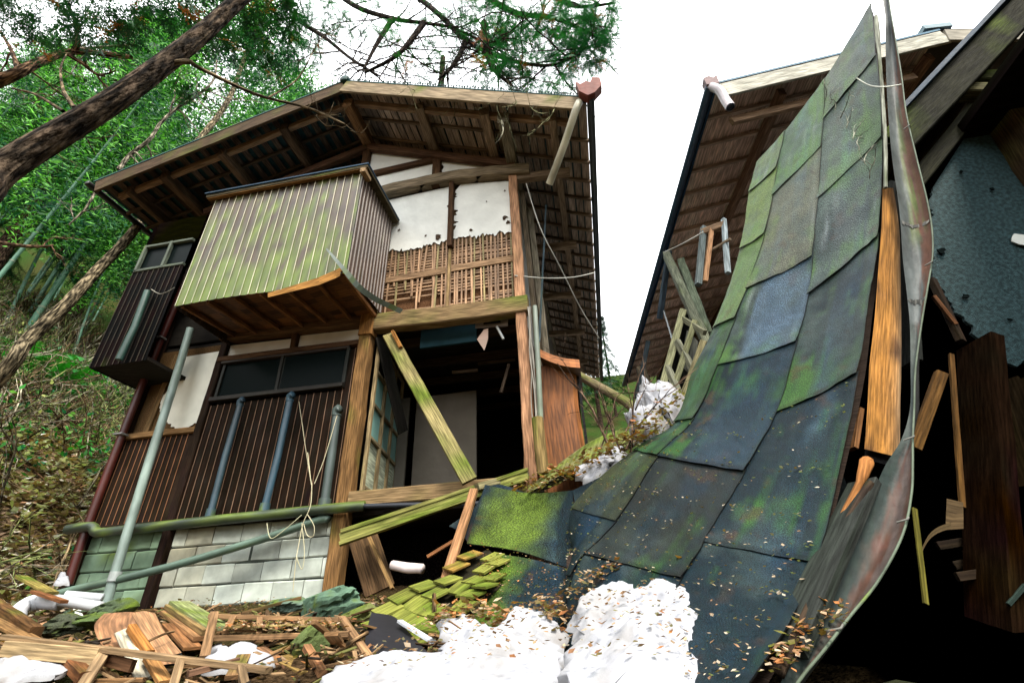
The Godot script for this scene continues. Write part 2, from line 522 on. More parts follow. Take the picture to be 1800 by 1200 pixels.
	# ---- ground floor: siding, windows, plaster strips, worn mud panel
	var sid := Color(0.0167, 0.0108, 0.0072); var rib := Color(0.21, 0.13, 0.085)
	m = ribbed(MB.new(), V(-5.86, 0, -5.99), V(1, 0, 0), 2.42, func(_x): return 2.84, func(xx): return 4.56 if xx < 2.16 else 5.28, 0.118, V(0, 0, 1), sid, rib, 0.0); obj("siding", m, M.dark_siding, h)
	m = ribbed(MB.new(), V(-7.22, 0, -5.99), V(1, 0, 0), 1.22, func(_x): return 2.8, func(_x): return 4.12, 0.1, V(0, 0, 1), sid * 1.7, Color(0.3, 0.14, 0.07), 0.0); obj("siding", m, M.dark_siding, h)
	m = MB.new(); beam(m, V(-7.25, 4.17, -5.97), V(-5.98, 4.17, -5.97), 0.1, 0.09, Color(0.3, 0.17, 0.07)); obj("panel_rail", m, M.wood, h)
	m = MB.new(); box(m, V(-7.25, 4.2, -6.09), V(-5.98, 5.75, -6.045), Color(0.23, 0.135, 0.06)); obj("mud_panel", m, M.mud, h)
	m = MB.new(); beam(m, V(-6.95, 4.2, -6.02), V(-6.9, 5.65, -6.02), 0.03, 0.1, Color(0.26, 0.16, 0.07), 0.0, V(1, 0, 0)); obj("panel_stud", m, M.wood, h)
	var pol := ragged([Vector2(-6.75, 5.58), Vector2(-6.04, 5.60), Vector2(-5.94, 5.22), Vector2(-6.00, 4.81), Vector2(-5.98, 4.58), Vector2(-6.06, 4.30), Vector2(-6.34, 4.22), Vector2(-6.64, 4.39), Vector2(-6.94, 4.82), Vector2(-6.78, 4.98)], [2, 3, 4, 5, 6, 7, 8, 9], 0.03)
	m = plate(MB.new(), pol, -6.015, 0.03, Color(0.76, 0.75, 0.64), rim); obj("plaster_panel", m, M.plaster, h)
	for e in [[-5.9, -4.68], [-4.56, -3.43]]:
		m = plate(MB.new(), ragged([Vector2(e[0], 5.69), Vector2(e[1], 5.65), Vector2(e[1], 5.42), Vector2(e[0], 5.43)], [1], 0.02), -6.02, 0.04, Color(0.62, 0.6, 0.54), rim); obj("plaster_strip", m, M.plaster, h)
	m = MB.new(); beam(m, V(-4.62, 5.38, -6.0), V(-4.62, 5.72, -6.0), 0.1, 0.1, BROWN); obj("stud", m, M.wood, h)
	m = MB.new(); beam(m, V(-5.95, 5.385, -5.97), V(-3.43, 5.36, -5.97), 0.12, 0.09, Color(0.12, 0.065, 0.035)); obj("lintel", m, M.wood, h)
	m = MB.new()
	beam(m, V(-5.86, 4.64, -5.95), V(-3.58, 4.62, -5.95), 0.09, 0.07, Color(0.02, 0.016, 0.01)); beam(m, V(-5.86, 5.32, -5.97), V(-3.58, 5.3, -5.97), 0.09, 0.06, Color(0.04, 0.03, 0.025))
	var wf := obj("window", m, M.smooth_wood, h)
	for e in [[-5.82, -4.72, -6.0], [-4.74, -3.6, -5.97]]:
		m = MB.new(); m.quad(V(e[0], 4.66, e[2]), V(e[1], 4.66, e[2]), V(e[1], 5.3, e[2]), V(e[0], 5.3, e[2]), Color.WHITE, V(0, 0, 1)); obj("pane", m, M.dusty_glass, wf)
		for xx in [e[0], e[1]]:
			m = MB.new(); beam(m, V(xx, 4.66, e[2] + 0.01), V(xx, 5.29, e[2] + 0.01), 0.045, 0.05, Color(0.02, 0.022, 0.016), 0.0, V(1, 0, 0)); obj("window_stile", m, M.smooth_wood, wf)
	# ---- the ribbed metal box that overhangs the ground floor
	var bx0 := -5.86; var bx1 := -3.11; var bz := -4.78
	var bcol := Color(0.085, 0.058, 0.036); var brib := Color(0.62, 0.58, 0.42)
	var bbot := func(xx): return 5.67 + 0.02 * sin(xx * 2.0) + 0.16 * smoothstep(1.7, 2.55, xx) - 0.02 * smoothstep(2.55, 2.75, xx)
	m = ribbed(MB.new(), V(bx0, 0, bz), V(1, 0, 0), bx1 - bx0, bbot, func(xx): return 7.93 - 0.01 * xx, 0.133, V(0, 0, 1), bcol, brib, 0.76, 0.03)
	var bay := obj("box_bay", m, M.siding, h)
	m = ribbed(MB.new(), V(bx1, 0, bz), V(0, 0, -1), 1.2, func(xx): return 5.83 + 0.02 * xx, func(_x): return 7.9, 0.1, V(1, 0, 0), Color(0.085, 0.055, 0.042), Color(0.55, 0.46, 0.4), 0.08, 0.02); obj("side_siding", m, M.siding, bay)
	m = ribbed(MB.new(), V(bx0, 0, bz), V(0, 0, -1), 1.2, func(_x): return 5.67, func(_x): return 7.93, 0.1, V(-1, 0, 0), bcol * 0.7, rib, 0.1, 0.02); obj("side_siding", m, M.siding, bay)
	m = MB.new(); box(m, V(bx0 - 0.12, 7.97, -6.0), V(bx1 + 0.13, 8.0, bz + 0.11), Color(0.012, 0.05, 0.1)); obj("bay_roof", m, M.metal, bay)
	m = MB.new(); box(m, V(bx0 - 0.1, 7.9, -6.0), V(bx1 + 0.12, 7.965, bz + 0.09), Color(0.1, 0.08, 0.045), 0.3); obj("bay_roof_board", m, M.wood, bay)
	m = MB.new(); beam(m, V(bx0 - 0.08, 7.925, bz + 0.05), V(bx1 + 0.1, 7.92, bz + 0.05), 0.06, 0.075, Color(0.2, 0.1, 0.03)); obj("bay_fascia", m, M.wood, bay)
	m = MB.new(); beam(m, V(bx1 + 0.05, 7.83, bz + 0.12), V(bx1 + 0.05, 7.83, bz - 0.1), 0.09, 0.09, PALE); obj("bay_rafter_end", m, M.wood, bay)
	m = MB.new()
	for i in 15:
		var xa := lerpf(bx0 + 0.02, bx1 - 0.02, i / 15.0); var xb := lerpf(bx0 + 0.02, bx1 - 0.02, (i + 1) / 15.0)
		var la: float = bbot.call(xa - bx0); var lb: float = bbot.call(xb - bx0)
		for j in 8:
			var za := lerpf(bz - 0.02, -5.9, j / 8.0); var zb := lerpf(bz - 0.02, -5.9, (j + 1) / 8.0)
			var f := func(yy, q): return lerpf(yy, 5.78, q) + 0.05
			m.quad(V(xa, f.call(la, j / 8.0), za), V(xb, f.call(lb, j / 8.0), za), V(xb, f.call(lb, (j + 1) / 8.0), zb), V(xa, f.call(la, (j + 1) / 8.0), zb), tint(Color(0.16, 0.065, 0.02) * (1.0 + nz.get_noise_2d(xa * 6.0, za * 3.0)), V(xa, 5, za), Vector3.DOWN, 0.0), Vector3.DOWN)
	obj("bay_underside", m, M.smooth_wood, bay)
	for i in 7:
		var xx := lerpf(bx0 + 0.12, bx1 - 0.06, i / 6.0)
		m = MB.new(); beam(m, V(xx, bbot.call(xx - bx0) + 0.01, bz - 0.04), V(xx, 5.79, -5.9), 0.05, 0.06, Color(0.26, 0.12, 0.05)); obj("bay_joist", m, M.wood, bay)
	m = MB.new(); beam(m, V(-3.16, 5.84, -4.74), V(-3.26, 5.88, -5.90), 0.035, 0.07, Color(0.45, 0.22, 0.06)); obj("bay_joist", m, M.wood, bay)
	m = MB.new()
	var fl := [V(-4.30, 5.65, -4.78), V(-3.85, 5.71, -4.76), V(-3.50, 5.76, -4.74), V(-3.24, 5.83, -4.72), V(-3.16, 5.84, -4.70)]
	var ft := [V(-4.28, 5.57, -4.78), V(-3.83, 5.60, -4.76), V(-3.47, 5.62, -4.74), V(-3.21, 5.68, -4.72), V(-3.14, 5.69, -4.70)]
	for i in 4:
		m.quad(fl[i], fl[i + 1], ft[i + 1], ft[i], Color(0.5, 0.25, 0.07), V(0, 0, 1))
	obj("bay_fascia", m, M.wood, bay)
	m = MB.new()   # the loose strip of siding that curls away from the corner
	var cu := smooth([V(-3.45, 6.24, -4.70), V(-3.11, 5.76, -4.66), V(-2.96, 5.55, -4.85), V(-2.87, 5.56, -5.20), V(-2.78, 5.62, -5.50), V(-2.68, 5.66, -5.75)], 4)
	for i in cu.size() - 1:
		var w0 := V(0.05, 0.07, 0.0) * minf(1.0, 0.25 + i * 0.12); var w1 := V(0.05, 0.07, 0.0) * minf(1.0, 0.25 + (i + 1) * 0.12)
		m.quad(cu[i], cu[i + 1], cu[i + 1] + w1, cu[i] + w0, tint(Color(0.16, 0.2, 0.17), cu[i], Vector3.UP, 0.35))
	obj("loose_strip", m, M.siding, bay)
	# ---- the dark closet bay beyond the corner
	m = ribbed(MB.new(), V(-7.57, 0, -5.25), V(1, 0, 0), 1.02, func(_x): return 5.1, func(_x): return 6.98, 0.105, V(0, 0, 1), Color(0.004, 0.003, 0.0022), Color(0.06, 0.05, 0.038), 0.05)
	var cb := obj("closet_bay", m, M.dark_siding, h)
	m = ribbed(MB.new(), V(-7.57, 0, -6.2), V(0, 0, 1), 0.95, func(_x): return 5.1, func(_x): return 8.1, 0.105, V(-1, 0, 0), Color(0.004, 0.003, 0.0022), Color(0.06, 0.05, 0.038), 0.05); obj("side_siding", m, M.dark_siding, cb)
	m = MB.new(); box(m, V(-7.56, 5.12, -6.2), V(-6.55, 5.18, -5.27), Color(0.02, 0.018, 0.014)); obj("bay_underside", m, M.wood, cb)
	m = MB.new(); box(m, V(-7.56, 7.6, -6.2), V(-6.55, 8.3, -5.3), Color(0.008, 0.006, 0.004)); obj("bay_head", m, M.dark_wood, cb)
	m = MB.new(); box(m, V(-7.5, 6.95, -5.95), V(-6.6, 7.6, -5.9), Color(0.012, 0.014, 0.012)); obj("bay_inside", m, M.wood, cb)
	m = MB.new(); m.quad(V(-7.5, 7.05, -5.29), V(-6.6, 7.05, -5.29), V(-6.6, 7.56, -5.29), V(-7.5, 7.56, -5.29), Color.WHITE, V(0, 0, 1)); obj("window_pane", m, M.dusty_glass, cb)
	for e in [[V(-7.56, 7.02, -5.26), V(-6.57, 7.02, -5.26)], [V(-7.56, 7.58, -5.26), V(-6.57, 7.58, -5.26)], [V(-7.52, 7.02, -5.25), V(-7.52, 7.6, -5.25)], [V(-7.0, 7.02, -5.25), V(-7.0, 7.6, -5.25)]]:
		m = MB.new(); beam(m, e[0], e[1], 0.05, 0.06, Color(0.12, 0.15, 0.11), 0.15, V(0, 0, 1)); obj("window_bar", m, M.smooth_wood, cb)
	m = tube(MB.new(), [V(-6.93, 5.11, -5.15), V(-6.90, 5.69, -5.15), V(-6.95, 6.41, -5.15)], [0.05], 10, Color(0.03, 0.075, 0.06), 0.2); obj("vent_pipe", m, M.pipe, cb)
	m = tube(MB.new(), smooth([V(-6.89, 6.44, -5.15), V(-6.64, 6.28, -5.12), V(-6.46, 6.29, -5.10), V(-6.37, 6.35, -5.10)]), [0.008], 5, Color(0.25, 0.24, 0.2)); obj("wire", m, M.plain, cb)
	# ---- pipes fixed to the front
	m = tube(MB.new(), smooth([V(-8.20, 8.18, -5.75), V(-7.46, 8.21, -5.75), V(-7.21, 8.19, -5.78), V(-7.11, 8.01, -5.80), V(-7.09, 6.94, -5.82), V(-7.17, 4.89, -5.84), V(-7.18, 2.98, -5.86), V(-7.12, 2.08, -5.86)], 3), [0.055], 10, Color(0.075, 0.011, 0.007)); obj("downpipe", m, M.pipe, h)
	for e in [V(-7.24, 7.79, -5.82), V(-7.13, 5.90, -5.82), V(-7.17, 4.16, -5.84)]:
		m = MB.new(); beam(m, e + V(-0.075, 0, 0.02), e + V(0.075, 0, 0.02), 0.13, 0.025, Color(0.3, 0.3, 0.3)); obj("pipe_clip", m, M.metal, h)
	m = tube(MB.new(), smooth([V(-7.42, 2.79, -5.80), V(-7.03, 2.80, -5.80), V(-6.88, 2.71, -5.80), V(-6.36, 2.72, -5.80), V(-5.82, 2.73, -5.80), V(-4.88, 2.75, -5.80), V(-4.06, 2.76, -5.80), V(-3.26, 2.77, -5.80), V(-2.95, 2.77, -5.82)], 3), [0.068], 10, Color(0.03, 0.045, 0.03), 0.52); obj("waste_pipe", m, M.pipe, h)
	m = tube(MB.new(), [V(-2.95, 2.77, -5.82), V(-2.05, 2.73, -5.86), V(-0.93, 2.67, -5.90)], [0.035], 8, Color(0.02, 0.025, 0.035)); obj("waste_pipe", m, M.pipe, h)
	for e in [[V(-5.22, 4.45, -5.86), V(-5.24, 3.67, -5.86), V(-5.21, 2.83, -5.84), 0.045, Color(0.03, 0.06, 0.08)], [V(-4.38, 4.43, -5.86), V(-4.38, 3.58, -5.86), V(-4.40, 2.84, -5.84), 0.05, Color(0.03, 0.07, 0.1)], [V(-3.57, 4.11, -5.86), V(-3.55, 3.50, -5.86), V(-3.53, 2.83, -5.84), 0.06, Color(0.06, 0.085, 0.08)]]:
		m = tube(MB.new(), [e[0], e[1], e[2]], [e[3]], 10, e[4], 0.22); var vp := obj("vent_pipe", m, M.pipe, h)
		m = tube(MB.new(), [e[0] - V(0, 0.02, 0), e[0] + V(0.0, 0.06, 0.01), e[0] + V(0.05, 0.07, 0.03)], [e[3] * 1.2], 10, e[4] * 1.4, 0.1); obj("pipe_cap", m, M.pipe, vp)
		m = tube(MB.new(), [e[2] + V(0, 0.08, 0), e[2] + V(0, -0.03, 0)], [e[3] * 1.35], 10, e[4] * 1.2, 0.5); obj("pipe_collar", m, M.pipe, vp)
	# ---- roof
	var zf := -4.77; var zb := -15.6; var xr := 0.67; var xl := -8.88
	m = MB.new()
	for s in 2:
		var xe := xr if s == 0 else xl
		for i in 12:
			var a := lerpf(AX, xe, i / 12.0); var b := lerpf(AX, xe, (i + 1) / 12.0)
			for e in [[0.0, 1], [0.03, -1]]:
				m.quad(rv(a, e[0], zf), rv(b, e[0], zf), rv(b, e[0], zb), rv(a, e[0], zb), Color(0.012, 0.05, 0.048), V(0, e[1], 0))
			m.quad(rv(a, 0, zf), rv(b, 0, zf), rv(b, 0.03, zf), rv(a, 0.03, zf), tint(Color(0.015, 0.08, 0.075), rv(a, 0, zf), Vector3.UP, 0.25), V(0, 0, 1))
		m.quad(rv(xe, 0, zf), rv(xe, 0, zb), rv(xe, 0.03, zb), rv(xe, 0.03, zf), Color(0.03, 0.06, 0.05), V(1 - 2 * s, 0, 0))
	var roof := obj("roof", m, M.metal, h)
	m = MB.new()   # small crimps of moss-grown metal along the verge
	for i in 90:
		var xx := lerpf(AX, xr, i / 90.0)
		beam(m, rv(xx, -0.012, zf + 0.015), rv(xx + 0.02, -0.012, zf + 0.015), 0.02, r(0.02, 0.04), Color(0.012, 0.07, 0.06))
	obj("verge_trim", m, M.metal, roof)
	m = tube(MB.new(), [V(AX, AY + 0.02, zf + 0.02), V(AX, AY + 0.02, zb)], [0.1], 8, Color(0.015, 0.06, 0.055)); obj("ridge_cap", m, M.metal, roof)
	for s in 2:
		var xe := xr if s == 0 else xl
		m = beam(MB.new(), rv(AX, 0.2, zf - 0.03), rv(xe - (0.12 if s == 0 else -0.1), 0.2, zf - 0.03), 0.05, 0.3, Color(0.4, 0.31, 0.2) if s == 0 else Color(0.15, 0.1, 0.06), 0.3); obj("barge_board", m, M.wood, roof)
		m = beam(MB.new(), rv(AX, 0.25, -5.12), rv(xe - (0.3 if s == 0 else -0.3), 0.25, -5.12), 0.09, 0.13, Color(0.3, 0.19, 0.11)); obj("verge_rafter", m, M.wood, roof)
		# roof boards: they run the length of the house, with gaps on the left
		var nb := 30 if s == 0 else 24
		for i in nb:
			var f0 := (i + 0.04) / nb; var f1 := (i + (0.93 if s == 0 else 0.62)) / nb
			var a := lerpf(AX, xe, f0); var b := lerpf(AX, xe, f1)
			m = MB.new()
			var bd := 0.055 + r(0.0, 0.012)
			beam(m, rv((a + b) / 2, bd, zf - 0.1), rv((a + b) / 2, bd, zb), absf(b - a), 0.018, (Color(0.52, 0.4, 0.3) if s == 0 else Color(0.12, 0.085, 0.06)) * r(0.65, 1.25), 0.0, V(0.42 if s == 0 else -0.31, 1, 0).normalized())
			obj("board", m, M.wood, roof)
		# rafters down the slope
		var z := -5.55
		while z > zb:
			m = beam(MB.new(), rv(AX, 0.11, z), rv(xe, 0.11, z), 0.05, 0.065, (GREYW * 2.0 if s == 0 else GREYW) * r(0.6, 0.95)); obj("rafter", m, M.wood, roof)
			z -= 0.46
		# purlins along the house
		for e in ([[-2.36, 0.17], [-1.1, 0.17], [0.08, 0.13]] if s == 0 else [[-5.2, 0.15], [-6.45, 0.15], [-7.6, 0.17], [-8.3, 0.12]]):
			m = beam(MB.new(), rv(e[0], 0.29, -5.02), rv(e[0], 0.29, zb), e[1], 0.2, GREYW * 1.8 if s == 0 else Color(0.14, 0.09, 0.055)); obj("purlin", m, M.wood, roof)
	m = beam(MB.new(), V(AX, AY - 0.4, -5.0), V(AX, AY - 0.4, zb), 0.19, 0.24, Color(0.3, 0.16, 0.07)); obj("ridge_beam", m, M.wood, roof)
	m = beam(MB.new(), V(-0.77, 9.0, -5.02), V(-0.77, 9.0, zb), 0.2, 0.26, Color(0.26, 0.22, 0.15), 0.2); obj("eave_beam", m, M.wood, roof)
	for z in [-6.0, -8.0, -9.9, -11.8, -13.7]:
		m = beam(MB.new(), V(-0.8, 8.54, z), V(0.28, 8.46, z), 0.13, 0.15, GREYW * 2.2); obj("outrigger", m, M.wood, roof)
	var gr := []
	var gl := []
	for i in 28:
		gr.append(V(xr + 0.06, roof_y(xr) - 0.12 + 0.015 * sin(i * 2.1), lerpf(zf + 0.03, zb, i / 27.0)))
		gl.append(V(xl - 0.05, roof_y(xl) - 0.1, lerpf(zf + 0.05, -10.0, i / 27.0)))
	m = tube(MB.new(), gr, [0.065], 10, Color(0.03, 0.04, 0.045), 0.3); obj("gutter", m, M.pipe, roof)
	m = tube(MB.new(), gl, [0.06], 10, Color(0.012, 0.014, 0.014), 0.1); obj("gutter", m, M.pipe, roof)
	m = MB.new()   # rusty rainwater head at the corner
	var hc := V(xr + 0.05, roof_y(xr) + 0.02, zf + 0.06)
	var prof := [[-0.19, 0.22], [-0.12, 0.13], [-0.03, 0.18], [0.04, 0.13], [0.09, 0.25], [0.2, 0.2], [0.21, 0.0], [0.08, -0.16], [-0.04, -0.2], [-0.16, -0.05]]
	var pg := PackedVector2Array()
	for e in prof:
		pg.append(Vector2(hc.x + e[0], hc.y + e[1]))
	plate(m, pg, hc.z + 0.07, 0.15, Color(0.19, 0.05, 0.035)); obj("rainwater_head", m, M.metal, roof)
	m = tube(MB.new(), smooth([V(0.54, 8.63, -4.78), V(0.46, 8.46, -4.80), V(0.20, 8.10, -5.15), V(-0.11, 7.80, -5.60)], 3), [0.062], 12, Color(0.6, 0.56, 0.42), 0.3, false); obj("loose_downpipe", m, M.pipe, roof)
	m = tube(MB.new(), [V(-0.08, 7.84, -5.59), V(-0.11, 7.80, -5.60)], [0.05], 12, Color(0.01, 0.01, 0.012)); obj("pipe_mouth", m, M.pipe, roof)
	# ---- side wall on the right, its props and the door pocket
	m = MB.new(); box(m, V(-0.86, 5.6, -15.0), V(-0.76, 8.9, -6.1), Color(0.52, 0.52, 0.48)); obj("side_wall", m, M.plaster, h)
	m = MB.new(); box(m, V(-0.86, 1.2, -15.0), V(-0.76, 5.6, -6.1), Color(0.1, 0.07, 0.045)); obj("side_wall", m, M.wood, h)
	for e in [[V(-0.66, 8.5, -6.3), V(-0.62, 4.8, -6.5), 0.09, Color(0.22, 0.17, 0.11)], [V(-0.58, 8.4, -6.7), V(-0.5, 4.9, -6.9), 0.11, Color(0.28, 0.24, 0.17)], [V(-0.23, 8.15, -6.40), V(-0.56, 5.09, -6.20), 0.03, Color(0.08, 0.12, 0.14)], [V(-0.68, 8.3, -7.6), V(-0.66, 4.0, -7.6), 0.12, GREYW]]:
		m = beam(MB.new(), e[0], e[1], e[2], e[2], e[3], 0.12); obj("side_post", m, M.wood, h)
	m = MB.new(); beam(m, V(-0.37, 2.7, -6.75), V(-0.37, 4.66, -6.75), 0.62, 1.1, Color(0.34, 0.12, 0.03), 0.0, V(0, 0, 1)); var dp := obj("door_pocket", m, M.smooth_wood, h)
	m = MB.new(); box(m, V(-0.055, 2.7, -7.3), V(-0.02, 4.6, -6.25), Color(0.02, 0.02, 0.02)); obj("pocket_side", m, M.wood, dp)
	m = MB.new()
	var hd := smooth([V(-0.55, 4.85, -6.00), V(-0.41, 4.75, -6.00), V(-0.21, 4.65, -6.00), V(0.01, 4.59, -6.00)], 3)
	for i in hd.size() - 1:
		var dn := V(0, -0.13, 0); var bk := V(0, 0.0, -1.2)
		m.quad(hd[i] + dn, hd[i + 1] + dn, hd[i + 1], hd[i], tint(Color(0.55, 0.2, 0.06), hd[i], V(0, 0, 1), 0), V(0, 0, 1))
		m.quad(hd[i], hd[i + 1], hd[i + 1] + bk, hd[i] + bk, Color(0.05, 0.03, 0.03), V(0, 1, 0))
		m.quad(hd[i] + dn, hd[i + 1] + dn, hd[i + 1] + bk + dn, hd[i] + bk + dn, Color(0.12, 0.06, 0.03), V(0, -1, 0))
	m.quad(hd[-1], hd[-1] + V(0, -0.13, 0), hd[-1] + V(0, -0.13, -1.2), hd[-1] + V(0, 0, -1.2), Color(0.03, 0.02, 0.02), V(1, 0, 0))
	obj("pocket_hood", m, M.smooth_wood, dp)
	m = tube(MB.new(), [V(-0.55, 5.51, -5.85), V(-0.57, 4.43, -5.85), V(-0.60, 3.53, -5.87), V(-0.61, 3.00, -5.90)], [0.038], 10, Color(0.2, 0.24, 0.19), 0.3); obj("conduit_pipe", m, M.pipe, h)
	for k in 4:
		var pts := []
		for i in 7:
			pts.append(V(-0.67, 5.53, -5.88).lerp(V(-0.69, 3.24, -5.88), i / 6.0) + V(0.015 * k + r(-0.02, 0.02), 0, r(0, 0.03)))
		m = tube(MB.new(), smooth(pts, 3), [0.008], 5, Color(0.3, 0.28, 0.24) * r(0.5, 1.2)); obj("cable", m, M.plain, h)
	m = tube(MB.new(), [V(-0.61, 3.63, -5.60), V(-0.60, 3.22, -5.60), V(-0.59, 2.93, -5.62)], [0.075], 9, Color(0.36, 0.25, 0.1), 0.42); obj("stump_post", m, M.wood, h)
	# ---- the shell that keeps the rooms dark, and what the open ground floor shows
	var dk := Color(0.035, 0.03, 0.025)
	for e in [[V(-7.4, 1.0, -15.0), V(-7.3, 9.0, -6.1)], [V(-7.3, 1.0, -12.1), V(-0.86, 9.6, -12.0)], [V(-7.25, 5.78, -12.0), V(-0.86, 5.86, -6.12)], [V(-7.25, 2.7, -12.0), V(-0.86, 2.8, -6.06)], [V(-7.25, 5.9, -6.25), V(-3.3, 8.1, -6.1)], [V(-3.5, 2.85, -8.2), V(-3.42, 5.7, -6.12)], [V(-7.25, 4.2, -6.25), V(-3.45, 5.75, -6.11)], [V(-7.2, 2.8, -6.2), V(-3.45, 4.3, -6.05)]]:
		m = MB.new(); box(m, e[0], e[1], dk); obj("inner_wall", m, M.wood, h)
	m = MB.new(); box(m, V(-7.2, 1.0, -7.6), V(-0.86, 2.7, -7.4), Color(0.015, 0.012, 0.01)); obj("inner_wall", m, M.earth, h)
	m = MB.new(); box(m, V(-3.21, 3.47, -8.00), V(-2.01, 5.23, -8.05) , Color(0.17, 0.15, 0.12)); obj("wall_board", m, M.plaster, h)
	m = MB.new(); box(m, V(-3.37, 3.40, -7.60), V(-3.19, 5.06, -7.65), Color(0.12, 0.11, 0.09)); obj("wall_board", m, M.plaster, h)
	for k in 5:
		m = beam(MB.new(), V(-3.4, 5.62, -6.6 - k * 0.8), V(-0.86, 5.62, -6.6 - k * 0.8), 0.1, 0.14, Color(0.08, 0.05, 0.03)); obj("ceiling_joist", m, M.wood, h)
	m = MB.new(); box(m, V(-2.55, 5.34, -6.35), V(-1.59, 5.71, -6.40), Color(0.03, 0.075, 0.1)); obj("ceiling_panel", m, M.plaster, h)
	m = MB.new(); m.quad(V(-1.56, 5.45, -6.15), V(-1.03, 5.41, -6.15), V(-1.01, 5.60, -6.15), V(-1.55, 5.65, -6.15), Color(0.34, 0.28, 0.24)); m.quad(V(-1.42, 5.49, -6.13), V(-1.14, 5.48, -6.13), V(-1.14, 5.53, -6.13), V(-1.41, 5.56, -6.13), Color(0.01, 0.01, 0.01)); obj("slotted_board", m, M.wood, h)
	m = MB.new(); m.quad(V(-1.41, 5.39, -6.12), V(-1.34, 5.40, -6.12), V(-1.35, 5.22, -6.14), V(-1.53, 5.24, -6.14), Color(0.6, 0.42, 0.34)); m.quad(V(-1.53, 5.24, -6.14), V(-1.35, 5.22, -6.14), V(-1.39, 5.11, -6.16), V(-1.42, 5.04, -6.17), Color(0.55, 0.4, 0.32)); obj("torn_paper", m, M.plain, h)
	m = tube(MB.new(), [V(-1.20, 5.41, -6.12), V(-1.10, 5.17, -6.12)], [0.022], 8, Color(0.5, 0.52, 0.5)); obj("lamp_tube", m, M.pipe, h)
	for e in [[V(-1.32, 4.63, -6.90), V(-1.16, 5.13, -6.90)], [V(-1.85, 5.53, -7.50), V(-1.15, 5.53, -7.50)], [V(-2.25, 5.26, -7.20), V(-1.78, 5.25, -7.20)]]:
		m = beam(MB.new(), e[0], e[1], 0.05, 0.05, Color(0.14, 0.1, 0.07)); obj("fallen_lath", m, M.wood, h)
	# the sliding door that stands along the inside of the left post
	var d0 := V(-3.17, 3.04, -6.10); var d1 := V(-3.41, 3.52, -7.70); var dh := 2.4
	var dv := (d1 - d0)
	dv.y = 0
	m = MB.new(); m.quad(d0 + V(0, 0.05, 0), d0 + dv + V(0, 0.05, 0), d0 + dv + V(0, 0.75, 0), d0 + V(0, 0.75, 0), Color(0.5, 0.55, 0.4), V(1, 0, 0.2).normalized()); var sd := obj("sliding_door", m, M.smooth_wood, h)
	for i in 4:
		m = beam(MB.new(), d0 + dv * (i / 3.0) + V(0.02, 0, 0), d0 + dv * (i / 3.0) + V(0.02, dh, 0), 0.05, 0.06, Color(0.45, 0.34, 0.18), 0.1); obj("door_stile", m, M.wood, sd)
	for yy in [0.06, 0.78, 1.3, 1.85, 2.4]:
		m = beam(MB.new(), d0 + V(0.02, yy, 0), d0 + dv + V(0.02, yy, 0), 0.04, 0.05, Color(0.42, 0.33, 0.19), 0.1); obj("door_rail", m, M.wood, sd)
	for i in 3:
		for j in 2:
			var q := d0 + dv * (i / 3.0); var q2 := d0 + dv * ((i + 1) / 3.0)
			m = MB.new(); m.quad(q + V(0, 0.8 + j * 0.52, 0), q2 + V(0, 0.8 + j * 0.52, 0), q2 + V(0, 1.3 + j * 0.52, 0), q + V(0, 1.3 + j * 0.52, 0), Color(0.16, 0.3, 0.27), V(1, 0, 0.2).normalized()); obj("door_pane", m, M.gloss, sd)
	m = beam(MB.new(), V(-3.12, 5.47, -6.05), V(-2.97, 4.12, -6.90), 0.02, 0.3, Color(0.03, 0.028, 0.022)); obj("hanging_board", m, M.wood, h)
# ---------------------------------------------------------------- the fallen roof between the houses
var SP := []
func fall(u: float, w: float, lift := 0.0) -> Vector3:   # the sagging surface: u runs across the strips, w runs down them
	var cols := []
	for i in range(-1, 3):
		var ri := clampi(int(floor(w)) + i, 0, SP.size() - 1)
		var row: Array = SP[ri]
		var ui := clampi(int(floor(u)), 0, 2)
		var fu := u - ui
		cols.append(row[ui].cubic_interpolate(row[ui + 1], row[maxi(ui - 1, 0)], row[mini(ui + 2, 3)], fu))
	var p: Vector3 = cols[1].cubic_interpolate(cols[2], cols[0], cols[3], w - floor(w))
	if lift != 0.0:
		p += fall_normal(u, w) * lift
	return p

func fall_normal(u: float, w: float) -> Vector3:
	var a := fall(u + 0.02, w) - fall(u - 0.02, w)
	var b := fall(u, w + 0.03) - fall(u, w - 0.03)
	var nn := a.cross(b).normalized()
	return nn if nn.dot(V(0, 1.5, 0) - fall(u, w)) > 0 else -nn

